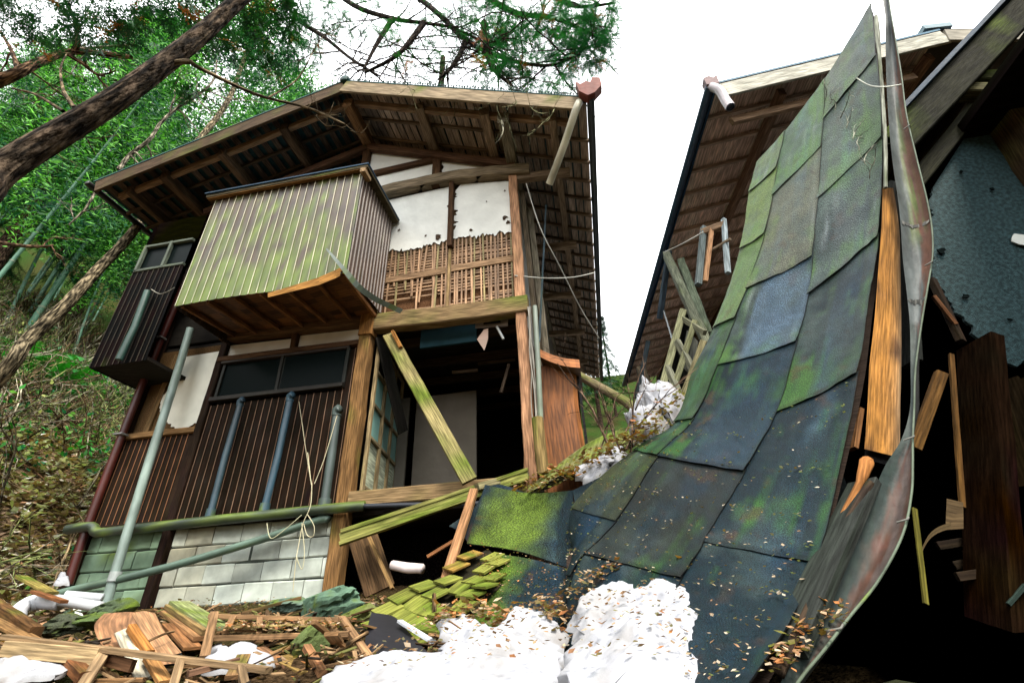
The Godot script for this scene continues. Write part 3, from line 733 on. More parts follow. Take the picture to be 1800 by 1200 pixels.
func felt_colour(p: Vector3, e: float, s: float, dry: float, moss: float) -> Color:   # e: along the sheet, s: across it
	var big := nz.get_noise_3dv(p * 1.1)
	var fine := nd.get_noise_3dv(p * 4.5)
	var base := Color(0.006, 0.022, 0.032).lerp(Color(0.13, 0.185, 0.165), clampf(dry + 0.65 * big + 0.3 * fine + 0.25 * nz.get_noise_3d(s * 3.0, e * 0.6, 50.0), 0.0, 1.0))
	base *= 1.0 + 0.4 * nd.get_noise_3dv(p * 13.0)
	var streak := nd.get_noise_3d(s * 8.0, e * 0.9, 3.0)
	var g := clampf((nz.get_noise_3dv(p * 0.9 + V(5, 9, 2)) * 1.0 + fine * 0.45 + streak * 0.8 + moss * 2.0 - 1.0) * 1.5, 0.0, 0.9)
	base = base.lerp(Color(0.035, 0.13, 0.022).lerp(Color(0.15, 0.3, 0.07), clampf(dry * 1.2 + 0.4 * fine, 0, 1)), g)
	var band := smoothstep(0.5, 0.52, fposmod(s + 0.13 + 0.03 * sin(e * 1.3), 1.0)) * (1.0 - smoothstep(0.9, 0.92, fposmod(s + 0.13, 1.0)))
	base = base.lerp(Color(base.r * 1.1, base.g * 1.3, base.b * 1.7) + Color(0.003, 0.01, 0.02), band * clampf(0.3 + nz.get_noise_3d(s * 2.0, e * 0.6, 9.0) * 1.5, 0.0, 1.0))
	var wash := clampf((nz.get_noise_3d(s * 3.0, e * 0.8, 21.0) + 0.6 * streak - 0.3) * 2.0, 0.0, 1.0) * smoothstep(0.1, 0.5, dry)
	base = base.lerp(Color(0.34, 0.4, 0.42), wash * 0.75)
	var ru := 0.8 * clampf((nz.get_noise_3dv(p * 2.1 + V(31, 0, 4)) + nd.get_noise_3dv(p * 7.0) * 0.9 - 0.5) * 3.5, 0.0, 0.7)
	base = base.lerp(Color(0.1, 0.05, 0.03), ru)
	base.a = 1.0
	return base

func felt_sheet(called: String, parent: Node, u0: float, u1: float, w0: float, w1: float, dry: float, moss: float, lift: float, tone := Color(0, 0, 0, 0)) -> MeshInstance3D:
	var m := MB.new()
	var nu := 22; var nw := maxi(14, int((w1 - w0) * 24))
	var norms := []
	for i in nw + 1:
		var q := float(i) / nw
		for j in nu + 1:
			var s := float(j) / nu
			var edge := 0.012 * nd.get_noise_2d(s * 3.0 + u0 * 9.0, w0 * 7.0) * q
			var u := lerpf(u0, u1, s) + 0.01 * nd.get_noise_2d(q * 5.0 + w0, u0 * 3.0 + (4.0 if j > nu / 2 else 0.0)) * absf(s - 0.5) * 2.0
			var w := clampf(lerpf(w0, w1 + 0.05, q) + edge, 0.0, SP.size() - 1.01)
			var nn := fall_normal(u, w)
			var curl := 0.012 + lift * pow(q, 5.0) * (0.8 + 0.8 * nz.get_noise_2d(s * 1.2 + u0 * 3.0, w0 * 5.0)) + 0.012 * s
			var p := fall(u, w) + nn * curl
			p += nn * (0.008 * nz.get_noise_3dv(p * 2.6) + 0.004 * nd.get_noise_3dv(p * 6.0))
			norms.append(nn)
			var c := felt_colour(p, w, u, dry, minf(moss + 0.22 * smoothstep(0.5, 1.0, q) * (1.0 if w < 6.0 else 0.3) + 0.12 * smoothstep(0.75, 1.0, s), 0.72))
			if tone.a > 0.0:   # each sheet has weathered to its own shade
				var tk := tone.a * clampf(0.75 + 0.7 * nz.get_noise_3dv(p * 1.7) + 0.5 * nd.get_noise_3dv(p * 5.0), 0.0, 1.0)
				if tone.b > tone.g:
					tk *= smoothstep(0.3, 0.36, s + 0.04 * sin(q * 4.0))
				c = c.lerp(Color(tone.r, tone.g, tone.b) * (1.0 + 0.5 * nd.get_noise_3dv(p * 16.0)), tk)
			if q > 0.97 or s > 0.97:
				c = c * 0.6
			c.a = 1.0
			m.vert(p, nn, Vector2(u * 0.8, w * 0.8), c)
	for i in nw:
		for j in nu:
			var a := i * (nu + 1) + j
			m.four(a, a + 1, a + nu + 2, a + nu + 1)
	renormal(m)
	var half := m.v.size()
	for i in half:
		m.vert(m.v[i] - norms[i] * 0.007, -norms[i], Vector2.ZERO, Color(0.01, 0.01, 0.01))
	for i in nw:
		for j in nu:
			var a := half + i * (nu + 1) + j
			m.four(a, a + 1, a + nu + 2, a + nu + 1)
	for j in nu:   # lower edge
		m.quad(m.v[nw * (nu + 1) + j], m.v[nw * (nu + 1) + j + 1], m.v[half + nw * (nu + 1) + j + 1], m.v[half + nw * (nu + 1) + j], Color(0.012, 0.014, 0.014), -V(0, 1, 0))
	for i in nw:
		for s in 2:
			var a := i * (nu + 1) + s * nu
			m.quad(m.v[a], m.v[a + nu + 1], m.v[half + a + nu + 1], m.v[half + a], Color(0.012, 0.014, 0.014), V(2 * s - 1, 0, 0))
	return obj(called, m, M.felt, parent)

func patch(m: MB, g: Array, nu: int, nw: int, colour: Callable, thick := 0.008) -> MB:   # a smooth sheet through rows of points
	for side in 2:
		var first := m.v.size()
		for i in nw + 1:
			var w := (g.size() - 1) * float(i) / nw
			var wi := mini(int(w), g.size() - 2)
			for j in nu + 1:
				var u: float = (g[0].size() - 1) * float(j) / nu
				var ui := mini(int(u), g[0].size() - 2)
				var c := []
				for e in range(-1, 3):
					var row: Array = g[clampi(wi + e, 0, g.size() - 1)]
					c.append(row[ui].cubic_interpolate(row[ui + 1], row[maxi(ui - 1, 0)], row[mini(ui + 2, row.size() - 1)], u - ui))
				var p: Vector3 = c[1].cubic_interpolate(c[2], c[0], c[3], w - wi)
				m.vert(p - V(0, thick, thick) * side, V(0, 0.7 - 1.4 * side, 0.7 - 1.4 * side), Vector2(w * 0.45, u * 0.3), colour.call(p, w / (g.size() - 1), u / (g[0].size() - 1)) if side == 0 else Color(0.02, 0.02, 0.02))
		for i in nw:
			for j in nu:
				var a := first + i * (nu + 1) + j
				m.four(a, a + 1, a + nu + 2, a + nu + 1)
		renormal(m, first)
	return m

func fallen_roof() -> void:
	SP = [
		[V(2.83, 6.84, -5.00), V(3.16, 7.00, -4.70), V(3.61, 7.31, -4.25), V(4.19, 7.91, -3.75)],
		[V(2.54, 6.23, -4.95), V(2.82, 6.27, -4.65), V(3.30, 6.53, -4.20), V(3.79, 6.82, -3.70)],
		[V(2.13, 5.23, -4.85), V(2.31, 5.15, -4.55), V(2.75, 5.23, -4.10), V(3.24, 5.42, -3.60)],
		[V(1.56, 4.19, -4.80), V(1.70, 4.10, -4.50), V(2.19, 3.97, -3.98), V(2.65, 4.14, -3.50)],
		[V(1.22, 3.69, -4.75), V(1.35, 3.53, -4.45), V(1.86, 3.39, -3.88), V(2.23, 3.41, -3.38)],
		[V(0.88, 3.09, -4.70), V(1.00, 3.00, -4.40), V(1.48, 2.78, -3.75), V(1.88, 2.81, -3.25)],
		[V(0.45, 2.84, -4.65), V(0.60, 2.65, -4.25), V(1.04, 2.28, -3.50), V(1.40, 2.12, -3.00)],
		[V(-0.21, 2.32, -4.50), V(0.14, 2.09, -3.95), V(0.61, 1.83, -3.20), V(1.01, 1.64, -2.70)],
		[V(-0.23, 1.78, -4.15), V(-0.20, 1.75, -3.70), V(0.33, 1.54, -2.95), V(0.75, 1.43, -2.45)],
		[V(-0.27, 1.38, -3.60), V(-0.31, 1.33, -3.35), V(0.03, 1.27, -2.65), V(0.47, 1.25, -2.15)],
		[V(-0.34, 1.15, -3.20), V(-0.39, 1.08, -3.00), V(-0.14, 1.09, -2.40), V(0.29, 1.14, -1.95)]
	]
	var f := thing("collapsed_roof", "collapsed roof of dark mossy felt sheets hanging and sliding down between the two houses", "collapsed roof", V(0.6, 1.2, -3.4))
	var cuts := [[2.0, 3.0, [0, 1, 2, 3, 5, 7, 9.55]], [1.0, 2.0, [0, 1.4, 2.6, 3.95, 6, 7.7, 9.4]], [0.0, 1.0, [0, 0.95, 1.95, 3, 5, 6, 7, 8.1, 9.2]]]
	var tones := [
		[Color(0.17, 0.24, 0.1, 0.7), Color(0.2, 0.29, 0.08, 0.8), Color(0.19, 0.27, 0.09, 0.6), Color(0.05, 0.08, 0.06, 0.6), Color(0.03, 0.05, 0.04, 0.4), Color(0.1, 0.11, 0.03, 0.5)],
		[Color(0.09, 0.2, 0.07, 0.6), Color(0.19, 0.19, 0.12, 0.65), Color(0.1, 0.17, 0.25, 0.9), Color(0.02, 0.05, 0.08, 0.75), Color(0.035, 0.035, 0.022, 0.5)],
		[Color(0.17, 0.2, 0.17, 0.7), Color(0.14, 0.19, 0.155, 0.55), Color(0.12, 0.15, 0.155, 0.55), Color(0.045, 0.065, 0.07, 0.7), Color(0.012, 0.035, 0.045, 0.6), Color(0.006, 0.025, 0.035, 0.6)]]
	for e in cuts:
		var ww: Array = e[2]
		for i in ww.size() - 1:
			var w: float = (ww[i] + ww[i + 1]) / 2.0
			var dry := clampf(1.0 - w * 0.2, 0.0, 0.9)
			var moss := clampf(0.5 - 0.07 * maxf(0, w - 4.0) + (0.14 if e[0] == 0.0 and w < 5 else 0.0) + r(-0.05, 0.05), 0.1, 0.66)
			if e[0] == 0.0 and i == 4:
				moss = 0.6
			var tone: Color = tones[int(e[0])][i] if i < tones[int(e[0])].size() else Color(0, 0, 0, 0)
			felt_sheet("felt_sheet", f, e[0], e[1] + 0.03, ww[i], ww[i + 1], dry, moss, 0.02 if w < 6 else 0.012, tone)
	# the deck under the felt: boards and rafters that show at the torn right edge
	var m := MB.new()
	var prev := -1
	for i in 60:
		var w := 9.4 * i / 59.0
		var nn := fall_normal(3.0, w)
		for s in 2:
			var p := fall(0.2 + 2.72 * s, w, -0.07)
			m.vert(p, nn, Vector2(s, w), Color(0.05, 0.035, 0.025))
		if prev >= 0:
			m.four(prev, prev + 1, prev + 3, prev + 2)
		prev = m.v.size() - 2
	obj("roof_deck", m, M.wood, f)
	m = MB.new()
	var og := [[V(2.84, 4.61, -3.45), V(2.92, 4.59, -3.45)], [V(2.63, 4.15, -3.42), V(2.74, 4.11, -3.40)], [V(2.41, 3.69, -3.40), V(2.57, 3.71, -3.38)], [V(2.20, 3.27, -3.36), V(2.36, 3.24, -3.34)], [V(1.99, 2.89, -3.30), V(2.17, 2.86, -3.28)], [V(1.82, 2.55, -3.25), V(1.99, 2.52, -3.22)], [V(1.68, 2.29, -3.20), V(1.83, 2.21, -3.16)]]
	patch(m, og, 4, 24, func(p, w, u): return tint(Color(0.44, 0.2, 0.045).lerp(Color(0.3, 0.19, 0.1), smoothstep(0.65, 0.9, u)).lerp(Color(0.06, 0.03, 0.02), clampf(nz.get_noise_3dv(p * V(5, 1.6, 5)) * 1.6 - 0.15, 0, 0.85)), p, V(0, 0, 1), 0.0), 0.05)
	obj("split_rafter", m, M.wood, f)
	m = MB.new(); beam(m, V(1.67, 2.32, -3.32), V(1.82, 2.59, -3.36), 0.09, 0.03, Color(0.32, 0.15, 0.06)); obj("broken_board", m, M.wood, f)
	m = tube(MB.new(), smooth([V(1.57, 2.18, -3.00), V(1.45, 2.04, -2.95), V(1.26, 1.86, -2.85), V(1.05, 1.65, -2.70)]), [0.028, 0.04, 0.034, 0.03, 0.02], 6, Color(0.48, 0.2, 0.06)); obj("broken_rafter", m, M.wood, f)
	m = tube(MB.new(), smooth([V(1.48, 2.03, -2.90), V(1.18, 1.77, -2.75), V(0.87, 1.50, -2.50), V(0.57, 1.27, -2.20)]), [0.02, 0.022, 0.02], 6, Color(0.055, 0.035, 0.022), 0.1); obj("eave_lath", m, M.wood, f)
	for e in [[V(3.00, 4.74, -3.60), V(1.85, 2.28, -3.35)], [V(3.13, 4.70, -3.60), V(2.38, 2.94, -3.50)], [V(1.50, 2.05, -3.00), V(0.66, 1.32, -2.35)]]:
		m = beam(MB.new(), e[0], e[1], 0.16, 0.05, Color(0.03, 0.035, 0.03)); obj("broken_board", m, M.wood, f)
	# gutter: a wide trough along the torn eave, twisted open towards the yard
	var gl := smooth([V(4.10, 7.87, -3.42), V(3.87, 7.14, -3.41), V(3.70, 6.72, -3.40), V(3.41, 6.01, -3.38), V(3.18, 5.43, -3.36), V(2.96, 4.84, -3.34), V(2.74, 4.21, -3.31), V(2.55, 3.74, -3.28), V(2.41, 3.39, -3.24), V(2.29, 3.11, -3.20), V(2.11, 2.75, -3.14), V(1.97, 2.49, -3.09), V(1.81, 2.29, -3.03), V(1.64, 2.14, -2.98), V(1.48, 1.98, -2.92), V(1.27, 1.79, -2.82), V(1.04, 1.58, -2.66), V(0.85, 1.43, -2.50), V(0.70, 1.33, -2.36), V(0.57, 1.24, -2.22), V(0.41, 1.15, -2.00)], 6)
	var gr := smooth([V(4.11, 7.72, -3.36), V(3.90, 7.16, -3.35), V(3.71, 6.59, -3.34), V(3.47, 5.89, -3.32), V(3.26, 5.32, -3.30), V(3.07, 4.72, -3.27), V(2.87, 4.10, -3.23), V(2.70, 3.70, -3.20), V(2.49, 3.35, -3.17), V(2.32, 3.08, -3.14), V(2.10, 2.73, -3.08), V(1.95, 2.46, -3.03), V(1.83, 2.27, -2.97), V(1.73, 2.11, -2.91), V(1.62, 1.95, -2.84), V(1.44, 1.75, -2.73), V(1.19, 1.56, -2.58), V(0.96, 1.43, -2.43), V(0.78, 1.33, -2.30), V(0.62, 1.25, -2.17), V(0.43, 1.15, -1.95)], 6)
	m = MB.new()
	var cols_n := 14
	for side in 2:
		for i in gl.size():
			var a: Vector3 = gl[i]; var b: Vector3 = gr[i]
			var d: Vector3 = (gl[mini(i + 1, gl.size() - 1)] - gl[maxi(i - 1, 0)]).normalized()
			var inw := d.cross(b - a).normalized()
			if inw.dot(V(0, 1.5, 0) - a) < 0:
				inw = -inw
			var along := i / 6.0
			for j in cols_n + 1:
				var t := float(j) / cols_n
				var dent := 0.1 * nd.get_noise_3d(i * 0.12, j * 0.15, 5.0)
				var p := a.lerp(b, t) - inw * (b - a).length() * (0.42 * sin(PI * t) + dent * sin(PI * t)) - inw * 0.004 * side
				var fl := nd.get_noise_3d(i * 0.16, j * 0.28, 3.0)
				var c := Color(0.03, 0.045, 0.04).lerp(Color(0.08, 0.038, 0.026), smoothstep(0.3, 0.5, t + fl * 0.25)).lerp(Color(0.1, 0.078, 0.07), smoothstep(0.5, 0.68, t + fl * 0.3)).lerp(Color(0.075, 0.04, 0.028), smoothstep(0.82, 0.95, t + fl * 0.2))
				if along < 9.0:
					c = Color(0.085, 0.1, 0.1).lerp(Color(0.1, 0.13, 0.03), smoothstep(0.3, 0.5, t + fl * 0.4) * smoothstep(3.0, 5.0, along) * (1.0 - smoothstep(6.0, 7.0, along))).lerp(Color(0.12, 0.055, 0.035), smoothstep(0.55, 0.75, t + fl * 0.4))
				c *= 1.0 + 0.5 * nd.get_noise_3dv(p * 14.0)
				c.a = 1.0
				m.vert(p, inw * (1 - 2 * side), Vector2(along * 0.4, t * 0.2), c if side == 0 else Color(0.03, 0.03, 0.028))
		var f0 := side * gl.size() * (cols_n + 1)
		for i in gl.size() - 1:
			for j in cols_n:
				var k := f0 + i * (cols_n + 1) + j
				m.four(k, k + 1, k + cols_n + 2, k + cols_n + 1)
		renormal(m, f0)
	var gut := obj("gutter", m, M.metal, f)
	m = tube(MB.new(), gr, [0.006], 6, Color(0.1, 0.13, 0.09), 0.15); obj("gutter_lip", m, M.metal, gut)
	for i in [26, 44, 72, 88, 104]:
		var a: Vector3 = gr[i]
		m = tube(MB.new(), [a + V(0.012, 0.012, 0.0), a + V(-0.012, 0.0, 0.03), a + V(-0.05, -0.008, 0.0)], [0.005], 5, Color(0.16, 0.16, 0.14)); obj("gutter_clip", m, M.metal, gut)
	for i in [37, 49]:   # torn joints between two lengths
		m = MB.new()
		for j in 10:
			var t0 := 0.05 + 0.9 * j / 10.0; var t1 := 0.05 + 0.9 * (j + 1) / 10.0
			var q0: Vector3 = gl[i].lerp(gr[i], t0); var q1: Vector3 = gl[i].lerp(gr[i], t1)
			var dj: Vector3 = (gl[i + 1] - gl[i]).normalized()
			var inj := dj.cross(gr[i] - gl[i]).normalized()
			if inj.dot(V(0, 1.5, 0) - gl[i]) < 0:
				inj = -inj
			var wj: float = (gr[i] - gl[i]).length()
			q0 += inj * (0.008 - wj * 0.42 * sin(PI * t0)); q1 += inj * (0.008 - wj * 0.42 * sin(PI * t1))
			m.quad(q0 + dj * r(-0.01, 0.01), q1 + dj * r(-0.01, 0.01), q1 + dj * r(0.02, 0.06), q0 + dj * r(0.02, 0.06), Color(0.02, 0.022, 0.018) if j % 3 else Color(0.09, 0.09, 0.075), inj)
		obj("gutter_joint", m, M.metal, gut)
	m = plate(MB.new(), PackedVector2Array([Vector2(3.73, 7.72), Vector2(3.95, 7.8), Vector2(4.02, 7.95), Vector2(3.76, 7.98)]), -3.3, 0.12, Color(0.12, 0.08, 0.07)); obj("rainwater_head", m, M.metal, f)
	m = tube(MB.new(), smooth([V(3.75, 7.08, -3.40), V(3.43, 6.17, -3.40), V(3.07, 5.18, -3.40), V(2.82, 4.56, -3.40)]), [0.018, 0.024, 0.026, 0.016], 6, Color(0.4, 0.42, 0.34), 0.25); obj("eave_lath", m, M.wood, f)
	# the low left wing of the slide: green sheets over rotting shingles
	var wing := [[V(-1.21, 2.76, -5.20), V(-0.73, 2.62, -5.15), V(-0.22, 2.52, -4.75)], [V(-1.24, 2.43, -4.95), V(-0.71, 2.29, -4.85), V(-0.22, 2.21, -4.55)], [V(-1.28, 2.10, -4.70), V(-0.74, 1.98, -4.55), V(-0.23, 1.77, -4.20)]]
	m = patch(MB.new(), wing, 40, 30, func(p, w, u): return felt_colour(p, w, u, 0.0, 0.0).lerp(Color(0.11, 0.175, 0.02) * (1.0 + 0.9 * nd.get_noise_3dv(p * 4.0)), clampf(1.7 - absf(u - 0.4 + (w - 0.5) * 0.25) * 4.0 + 0.6 * nd.get_noise_3dv(p * 3.0), 0, 0.95)))
	obj("felt_sheet", m, M.felt, f)
	wing = [[V(-1.23, 2.74, -5.25), V(-1.05, 2.77, -5.30), V(-0.75, 2.63, -5.20)], [V(-1.29, 2.50, -5.05), V(-1.24, 2.50, -5.05), V(-1.18, 2.43, -5.00)], [V(-1.54, 2.31, -4.95), V(-1.41, 2.24, -4.90), V(-1.29, 2.12, -4.75)]]
	m = patch(MB.new(), wing, 6, 10, func(p, w, u): return felt_colour(p, w, u, 0.0, 0.05)); obj("felt_sheet", m, M.felt, f)
	wing = [[V(-0.95, 1.97, -4.50), V(-0.59, 1.89, -4.40), V(-0.23, 1.76, -4.15)], [V(-0.95, 1.74, -4.25), V(-0.61, 1.66, -4.10), V(-0.23, 1.54, -3.85)], [V(-1.01, 1.56, -4.00), V(-0.66, 1.46, -3.80), V(-0.25, 1.35, -3.55)], [V(-1.02, 1.40, -3.75), V(-0.69, 1.31, -3.50), V(-0.31, 1.21, -3.20)]]
	m = patch(MB.new(), wing, 36, 36, func(p, w, u): return felt_colour(p, w, u, 0.0, 0.0).lerp(Color(0.11, 0.2, 0.015) * (1.0 + 0.5 * nz.get_noise_3dv(p * 3.0)), clampf(1.5 - u * 3.0 + 0.8 * nd.get_noise_3dv(p * 3.0), 0, 0.95))); obj("felt_sheet", m, M.felt, f)
	wing = [[V(-0.22, 2.52, -4.75), V(0.15, 2.66, -4.75), V(0.48, 2.79, -4.70)], [V(-0.20, 2.32, -4.55), V(0.02, 2.23, -4.40), V(0.17, 2.13, -4.15)]]
	m = patch(MB.new(), wing, 8, 8, func(p, w, u): return felt_colour(p, w, u, 0.0, 0.08)); obj("felt_sheet", m, M.felt, f)
	# back slope beyond the fold, green with moss
	wing = [[V(0.79, 3.78, -6.60), V(0.04, 3.49, -6.30), V(-0.79, 2.82, -5.75)], [V(0.59, 3.18, -5.50), V(-0.07, 2.96, -5.40), V(-0.75, 2.62, -5.20)]]
	m = patch(MB.new(), wing, 12, 6, func(p, w, u): return tint(Color(0.2, 0.19, 0.08), p, V(0, 1, 0), 0.55)); obj("mossy_board", m, M.wood, f)
	for k in 3:
		var o := V(0, 0.02 + 0.012 * k, 0)
		m = beam(MB.new(), V(-0.81, 2.62, -5.30) + o + V(0, 0, -0.16 * k), V(0.58, 3.26, -5.70) + o + V(0, 0, -0.2 * k), 0.15, 0.02, Color(0.22, 0.2, 0.09), 0.5); obj("eave_board", m, M.wood, f)
	# shingles laid bare
	var a0 := V(-2.03, 1.47, -3.90); var a1 := V(-1.07, 2.09, -4.70); var b0 := V(-1.24, 1.30, -3.40); var b1 := V(-0.78, 1.82, -4.30)
	m = MB.new(); m.quad(a0 - V(0, 0.05, 0), a1 - V(0, 0.05, 0), b1 - V(0, 0.05, 0), b0 - V(0, 0.05, 0), Color(0.03, 0.025, 0.015), V(0, 1, 0)); obj("shingle_bed", m, M.wood, f)
	var nrm := (a1 - a0).cross(b0 - a0).normalized()
	if nrm.y < 0:
		nrm = -nrm
	for i in 8:
		for j in 4:
			if rng.randf() < 0.1 or (i == 0 and j == 0):
				continue
			var s0 := i / 8.0; var s1 := (i + 1.12) / 8.0
			var t0 := j / 4.0 + (0.07 if i % 2 else 0.0); var t1 := t0 + 0.24
			var q := func(s, t): return a0.lerp(a1, s).lerp(b0.lerp(b1, s), t)
			var cen: Vector3 = q.call((s0 + s1) / 2, (t0 + t1) / 2)
			var tl: float = r(-0.02, 0.03)
			m = MB.new()
			beam(m, q.call(s0, (t0 + t1) / 2) + nrm * (0.025 + tl), q.call(s1, (t0 + t1) / 2) + nrm * (0.0 + r(-0.01, 0.01)), (q.call(s0, t1) - q.call(s0, t0)).length() * r(0.9, 1.05), 0.016, Color(0.36, 0.2, 0.05) if i > 4 and rng.randf() < 0.45 else Color(0.24, 0.25, 0.05), 0.5, nrm)
			obj("shingle", m, M.wood, f)

# ---------------------------------------------------------------- the house on the right, behind the fallen roof
func right_house() -> void:
	var h := thing("neighbouring_house", "neighbouring derelict house with brown boarded eaves and pale verge boards behind the fallen roof", "house", V(5.5, 1.6, -11.0))
	var e0 := V(2.95, 9.43, -5.5)
	var dr := V(-0.0946, 0, -0.9955)
	var ri := V(0.9955, 0, -0.0946)
	var rise := 0.205
	var pt := func(s, z, dy): return e0 + dr * z + ri * s + V(0, s * rise + dy, 0)
	var m := MB.new()
	var W := 4.35; var L := 12.6
	m.quad(pt.call(0, 0, 0.1), pt.call(W, 0, 0.1), pt.call(W, L, 0.1), pt.call(0, L, 0.1), Color(0.02, 0.06, 0.1), V(0, 1, 0))
	m.quad(pt.call(0, 0, 0.05), pt.call(W, 0, 0.05), pt.call(W, L, 0.05), pt.call(0, L, 0.05), Color(0.05, 0.04, 0.04), V(0, -1, 0))
	m.quad(pt.call(0, 0, 0.1), pt.call(W, 0, 0.1), pt.call(W, 0, 0.05), pt.call(0, 0, 0.05), Color(0.02, 0.12, 0.2), V(0, 0, 1))
	var pk: Vector3 = pt.call(W, 0, 0.1)
	m.quad(pk, pk + ri * 4.35 - V(0, 0.9, 0), pk + ri * 4.35 - V(0, 0.9, 0) + dr * L, pk + dr * L, Color(0.02, 0.06, 0.1), V(0, 1, 0))
	m.quad(pk - V(0, 0.05, 0), pk + ri * 4.35 - V(0, 0.95, 0), pk + ri * 4.35 - V(0, 0.95, 0) + dr * L, pk - V(0, 0.05, 0) + dr * L, Color(0.05, 0.04, 0.04), V(0, -1, 0))
	var roof := obj("roof", m, M.metal, h)
	m = beam(MB.new(), pk + V(0, 0.08, 0.02), pk + V(0, 0.08, 0.0) + dr * 6.0, 0.5, 0.12, Color(0.25, 0.35, 0.4)); obj("ridge_cap", m, M.metal, roof)
	m = beam(MB.new(), pt.call(0.05, 0.03, -0.14), pt.call(W, 0.03, -0.14), 0.05, 0.34, Color(0.66, 0.64, 0.54), 0.06); obj("barge_board", m, M.wood, roof)
	m = beam(MB.new(), pk + V(0, -0.24, 0), pk + ri * 3.0 - V(0, 0.86, 0), 0.05, 0.34, Color(0.5, 0.46, 0.38), 0.1); obj("barge_board", m, M.wood, roof)
	m = beam(MB.new(), pt.call(0.4, 0.5, -0.42), pt.call(W - 0.4, 0.5, -0.42), 0.09, 0.16, Color(0.45, 0.3, 0.2)); obj("verge_rafter", m, M.wood, roof)
	for i in 20:
		m = beam(MB.new(), pt.call(i * 0.215 + 0.1, 0.05, 0.03), pt.call(i * 0.215 + 0.1, L, 0.03), 0.222, 0.018, Color(0.9, 0.6, 0.45) * r(0.9, 1.05)); obj("eave_board", m, M.smooth_wood, roof)
	for i in 20:
		m = beam(MB.new(), pt.call(0.03, 0.62 + i * 0.62, -0.035), pt.call(W, 0.62 + i * 0.62, -0.035), 0.06, 0.09, Color(0.8, 0.58, 0.44) * r(0.8, 1.1)); obj("rafter", m, M.wood, roof)
	for s in [1.35, 2.6, 4.2]:
		m = beam(MB.new(), pt.call(s, 0.3, -0.2), pt.call(s, L, -0.2), 0.13, 0.2, Color(0.34, 0.2, 0.13)); obj("purlin", m, M.wood, roof)
	m = tube(MB.new(), [pt.call(-0.06, -0.02, -0.03), pt.call(-0.06, L, -0.03)], [0.075], 12, Color(0.03, 0.06, 0.11)); obj("gutter", m, M.pipe, roof)
	m = beam(MB.new(), pt.call(0.03, 0.02, -0.03), pt.call(0.03, L, -0.03), 0.04, 0.17, Color(0.03, 0.07, 0.13)); obj("fascia", m, M.wood, roof)
	m = tube(MB.new(), smooth([pt.call(-0.03, 0.0, 0.0), V(2.98, 9.15, -5.40), V(2.98, 8.78, -5.35), V(2.98, 8.51, -5.30)], 3), [0.075], 12, Color(0.45, 0.4, 0.42), 0, false); obj("downpipe_stub", m, M.pipe, roof)
	m = tube(MB.new(), [V(2.98, 8.54, -5.30), V(2.98, 8.51, -5.30)], [0.062], 12, Color(0.02, 0.03, 0.06)); obj("pipe_mouth", m, M.pipe, roof)
	m = plate(MB.new(), PackedVector2Array([Vector2(2.84, 9.4), Vector2(3.05, 9.38), Vector2(3.06, 9.62), Vector2(2.99, 9.56), Vector2(2.93, 9.63), Vector2(2.83, 9.6)]), -5.42, 0.16, Color(0.16, 0.08, 0.09)); obj("rainwater_head", m, M.metal, roof)
	# walls: dark boards behind the eaves, and what is left of the frame
	for i in 24:
		var z := 7.6 + i * 0.26
		var a: Vector3 = pt.call(1.3, z, -0.25)
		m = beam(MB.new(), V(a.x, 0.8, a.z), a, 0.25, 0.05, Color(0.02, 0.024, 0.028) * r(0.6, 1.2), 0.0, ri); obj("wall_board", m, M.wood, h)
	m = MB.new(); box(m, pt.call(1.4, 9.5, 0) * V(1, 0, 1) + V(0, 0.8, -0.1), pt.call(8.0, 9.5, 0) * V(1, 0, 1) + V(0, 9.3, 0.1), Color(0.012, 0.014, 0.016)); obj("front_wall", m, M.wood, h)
	for e in [[V(2.35, 8.61, -9.00), V(2.22, 5.28, -7.50), 0.19, Color(0.3, 0.32, 0.22)], [V(2.62, 8.34, -9.00), V(2.43, 5.79, -8.00), 0.2, Color(0.2, 0.24, 0.16)], [V(2.00, 6.17, -7.60), V(1.23, 4.47, -7.50), 0.12, Color(0.42, 0.42, 0.24)], [V(2.10, 5.79, -7.40), V(1.38, 4.36, -7.40), 0.1, Color(0.36, 0.36, 0.2)], [V(2.09, 5.27, -7.20), V(1.53, 4.30, -7.30), 0.1, Color(0.34, 0.3, 0.16)], [V(1.74, 5.49, -7.50), V(1.85, 4.77, -7.30), 0.11, Color(0.42, 0.42, 0.3)], [V(1.48, 5.02, -7.50), V(1.55, 4.30, -7.30), 0.11, Color(0.42, 0.42, 0.3)], [V(1.26, 4.57, -7.50), V(1.36, 4.26, -7.30), 0.1, Color(0.4, 0.4, 0.28)], [V(1.94, 6.00, -7.60), V(2.15, 5.43, -7.20), 0.09, Color(0.3, 0.3, 0.2)]]:
		m = beam(MB.new(), e[0], e[1], e[2] * 0.8, e[2], e[3], 0.25); obj("frame_timber", m, M.wood, h)
	m = MB.new(); m.quad(V(2.09, 5.44, -7.50), V(1.82, 4.81, -7.50), V(1.72, 5.09, -7.60), V(1.98, 5.75, -7.60), Color(0.2, 0.21, 0.18)); obj("loose_panel", m, M.wood, h)
	for e in [[V(2.45, 7.18, -6.60), V(2.02, 5.87, -6.40), 0.09, Color(0.16, 0.2, 0.2)], [V(2.54, 7.07, -6.50), V(2.13, 5.91, -6.40), 0.07, Color(0.45, 0.25, 0.13)], [V(2.73, 7.13, -6.40), V(2.43, 5.87, -6.20), 0.07, Color(0.3, 0.36, 0.38)], [V(2.40, 7.06, -6.60), V(2.72, 7.00, -6.40), 0.12, Color(0.4, 0.26, 0.16)], [V(2.40, 6.58, -6.50), V(2.64, 6.52, -6.20), 0.04, Color(0.4, 0.3, 0.2)], ]:
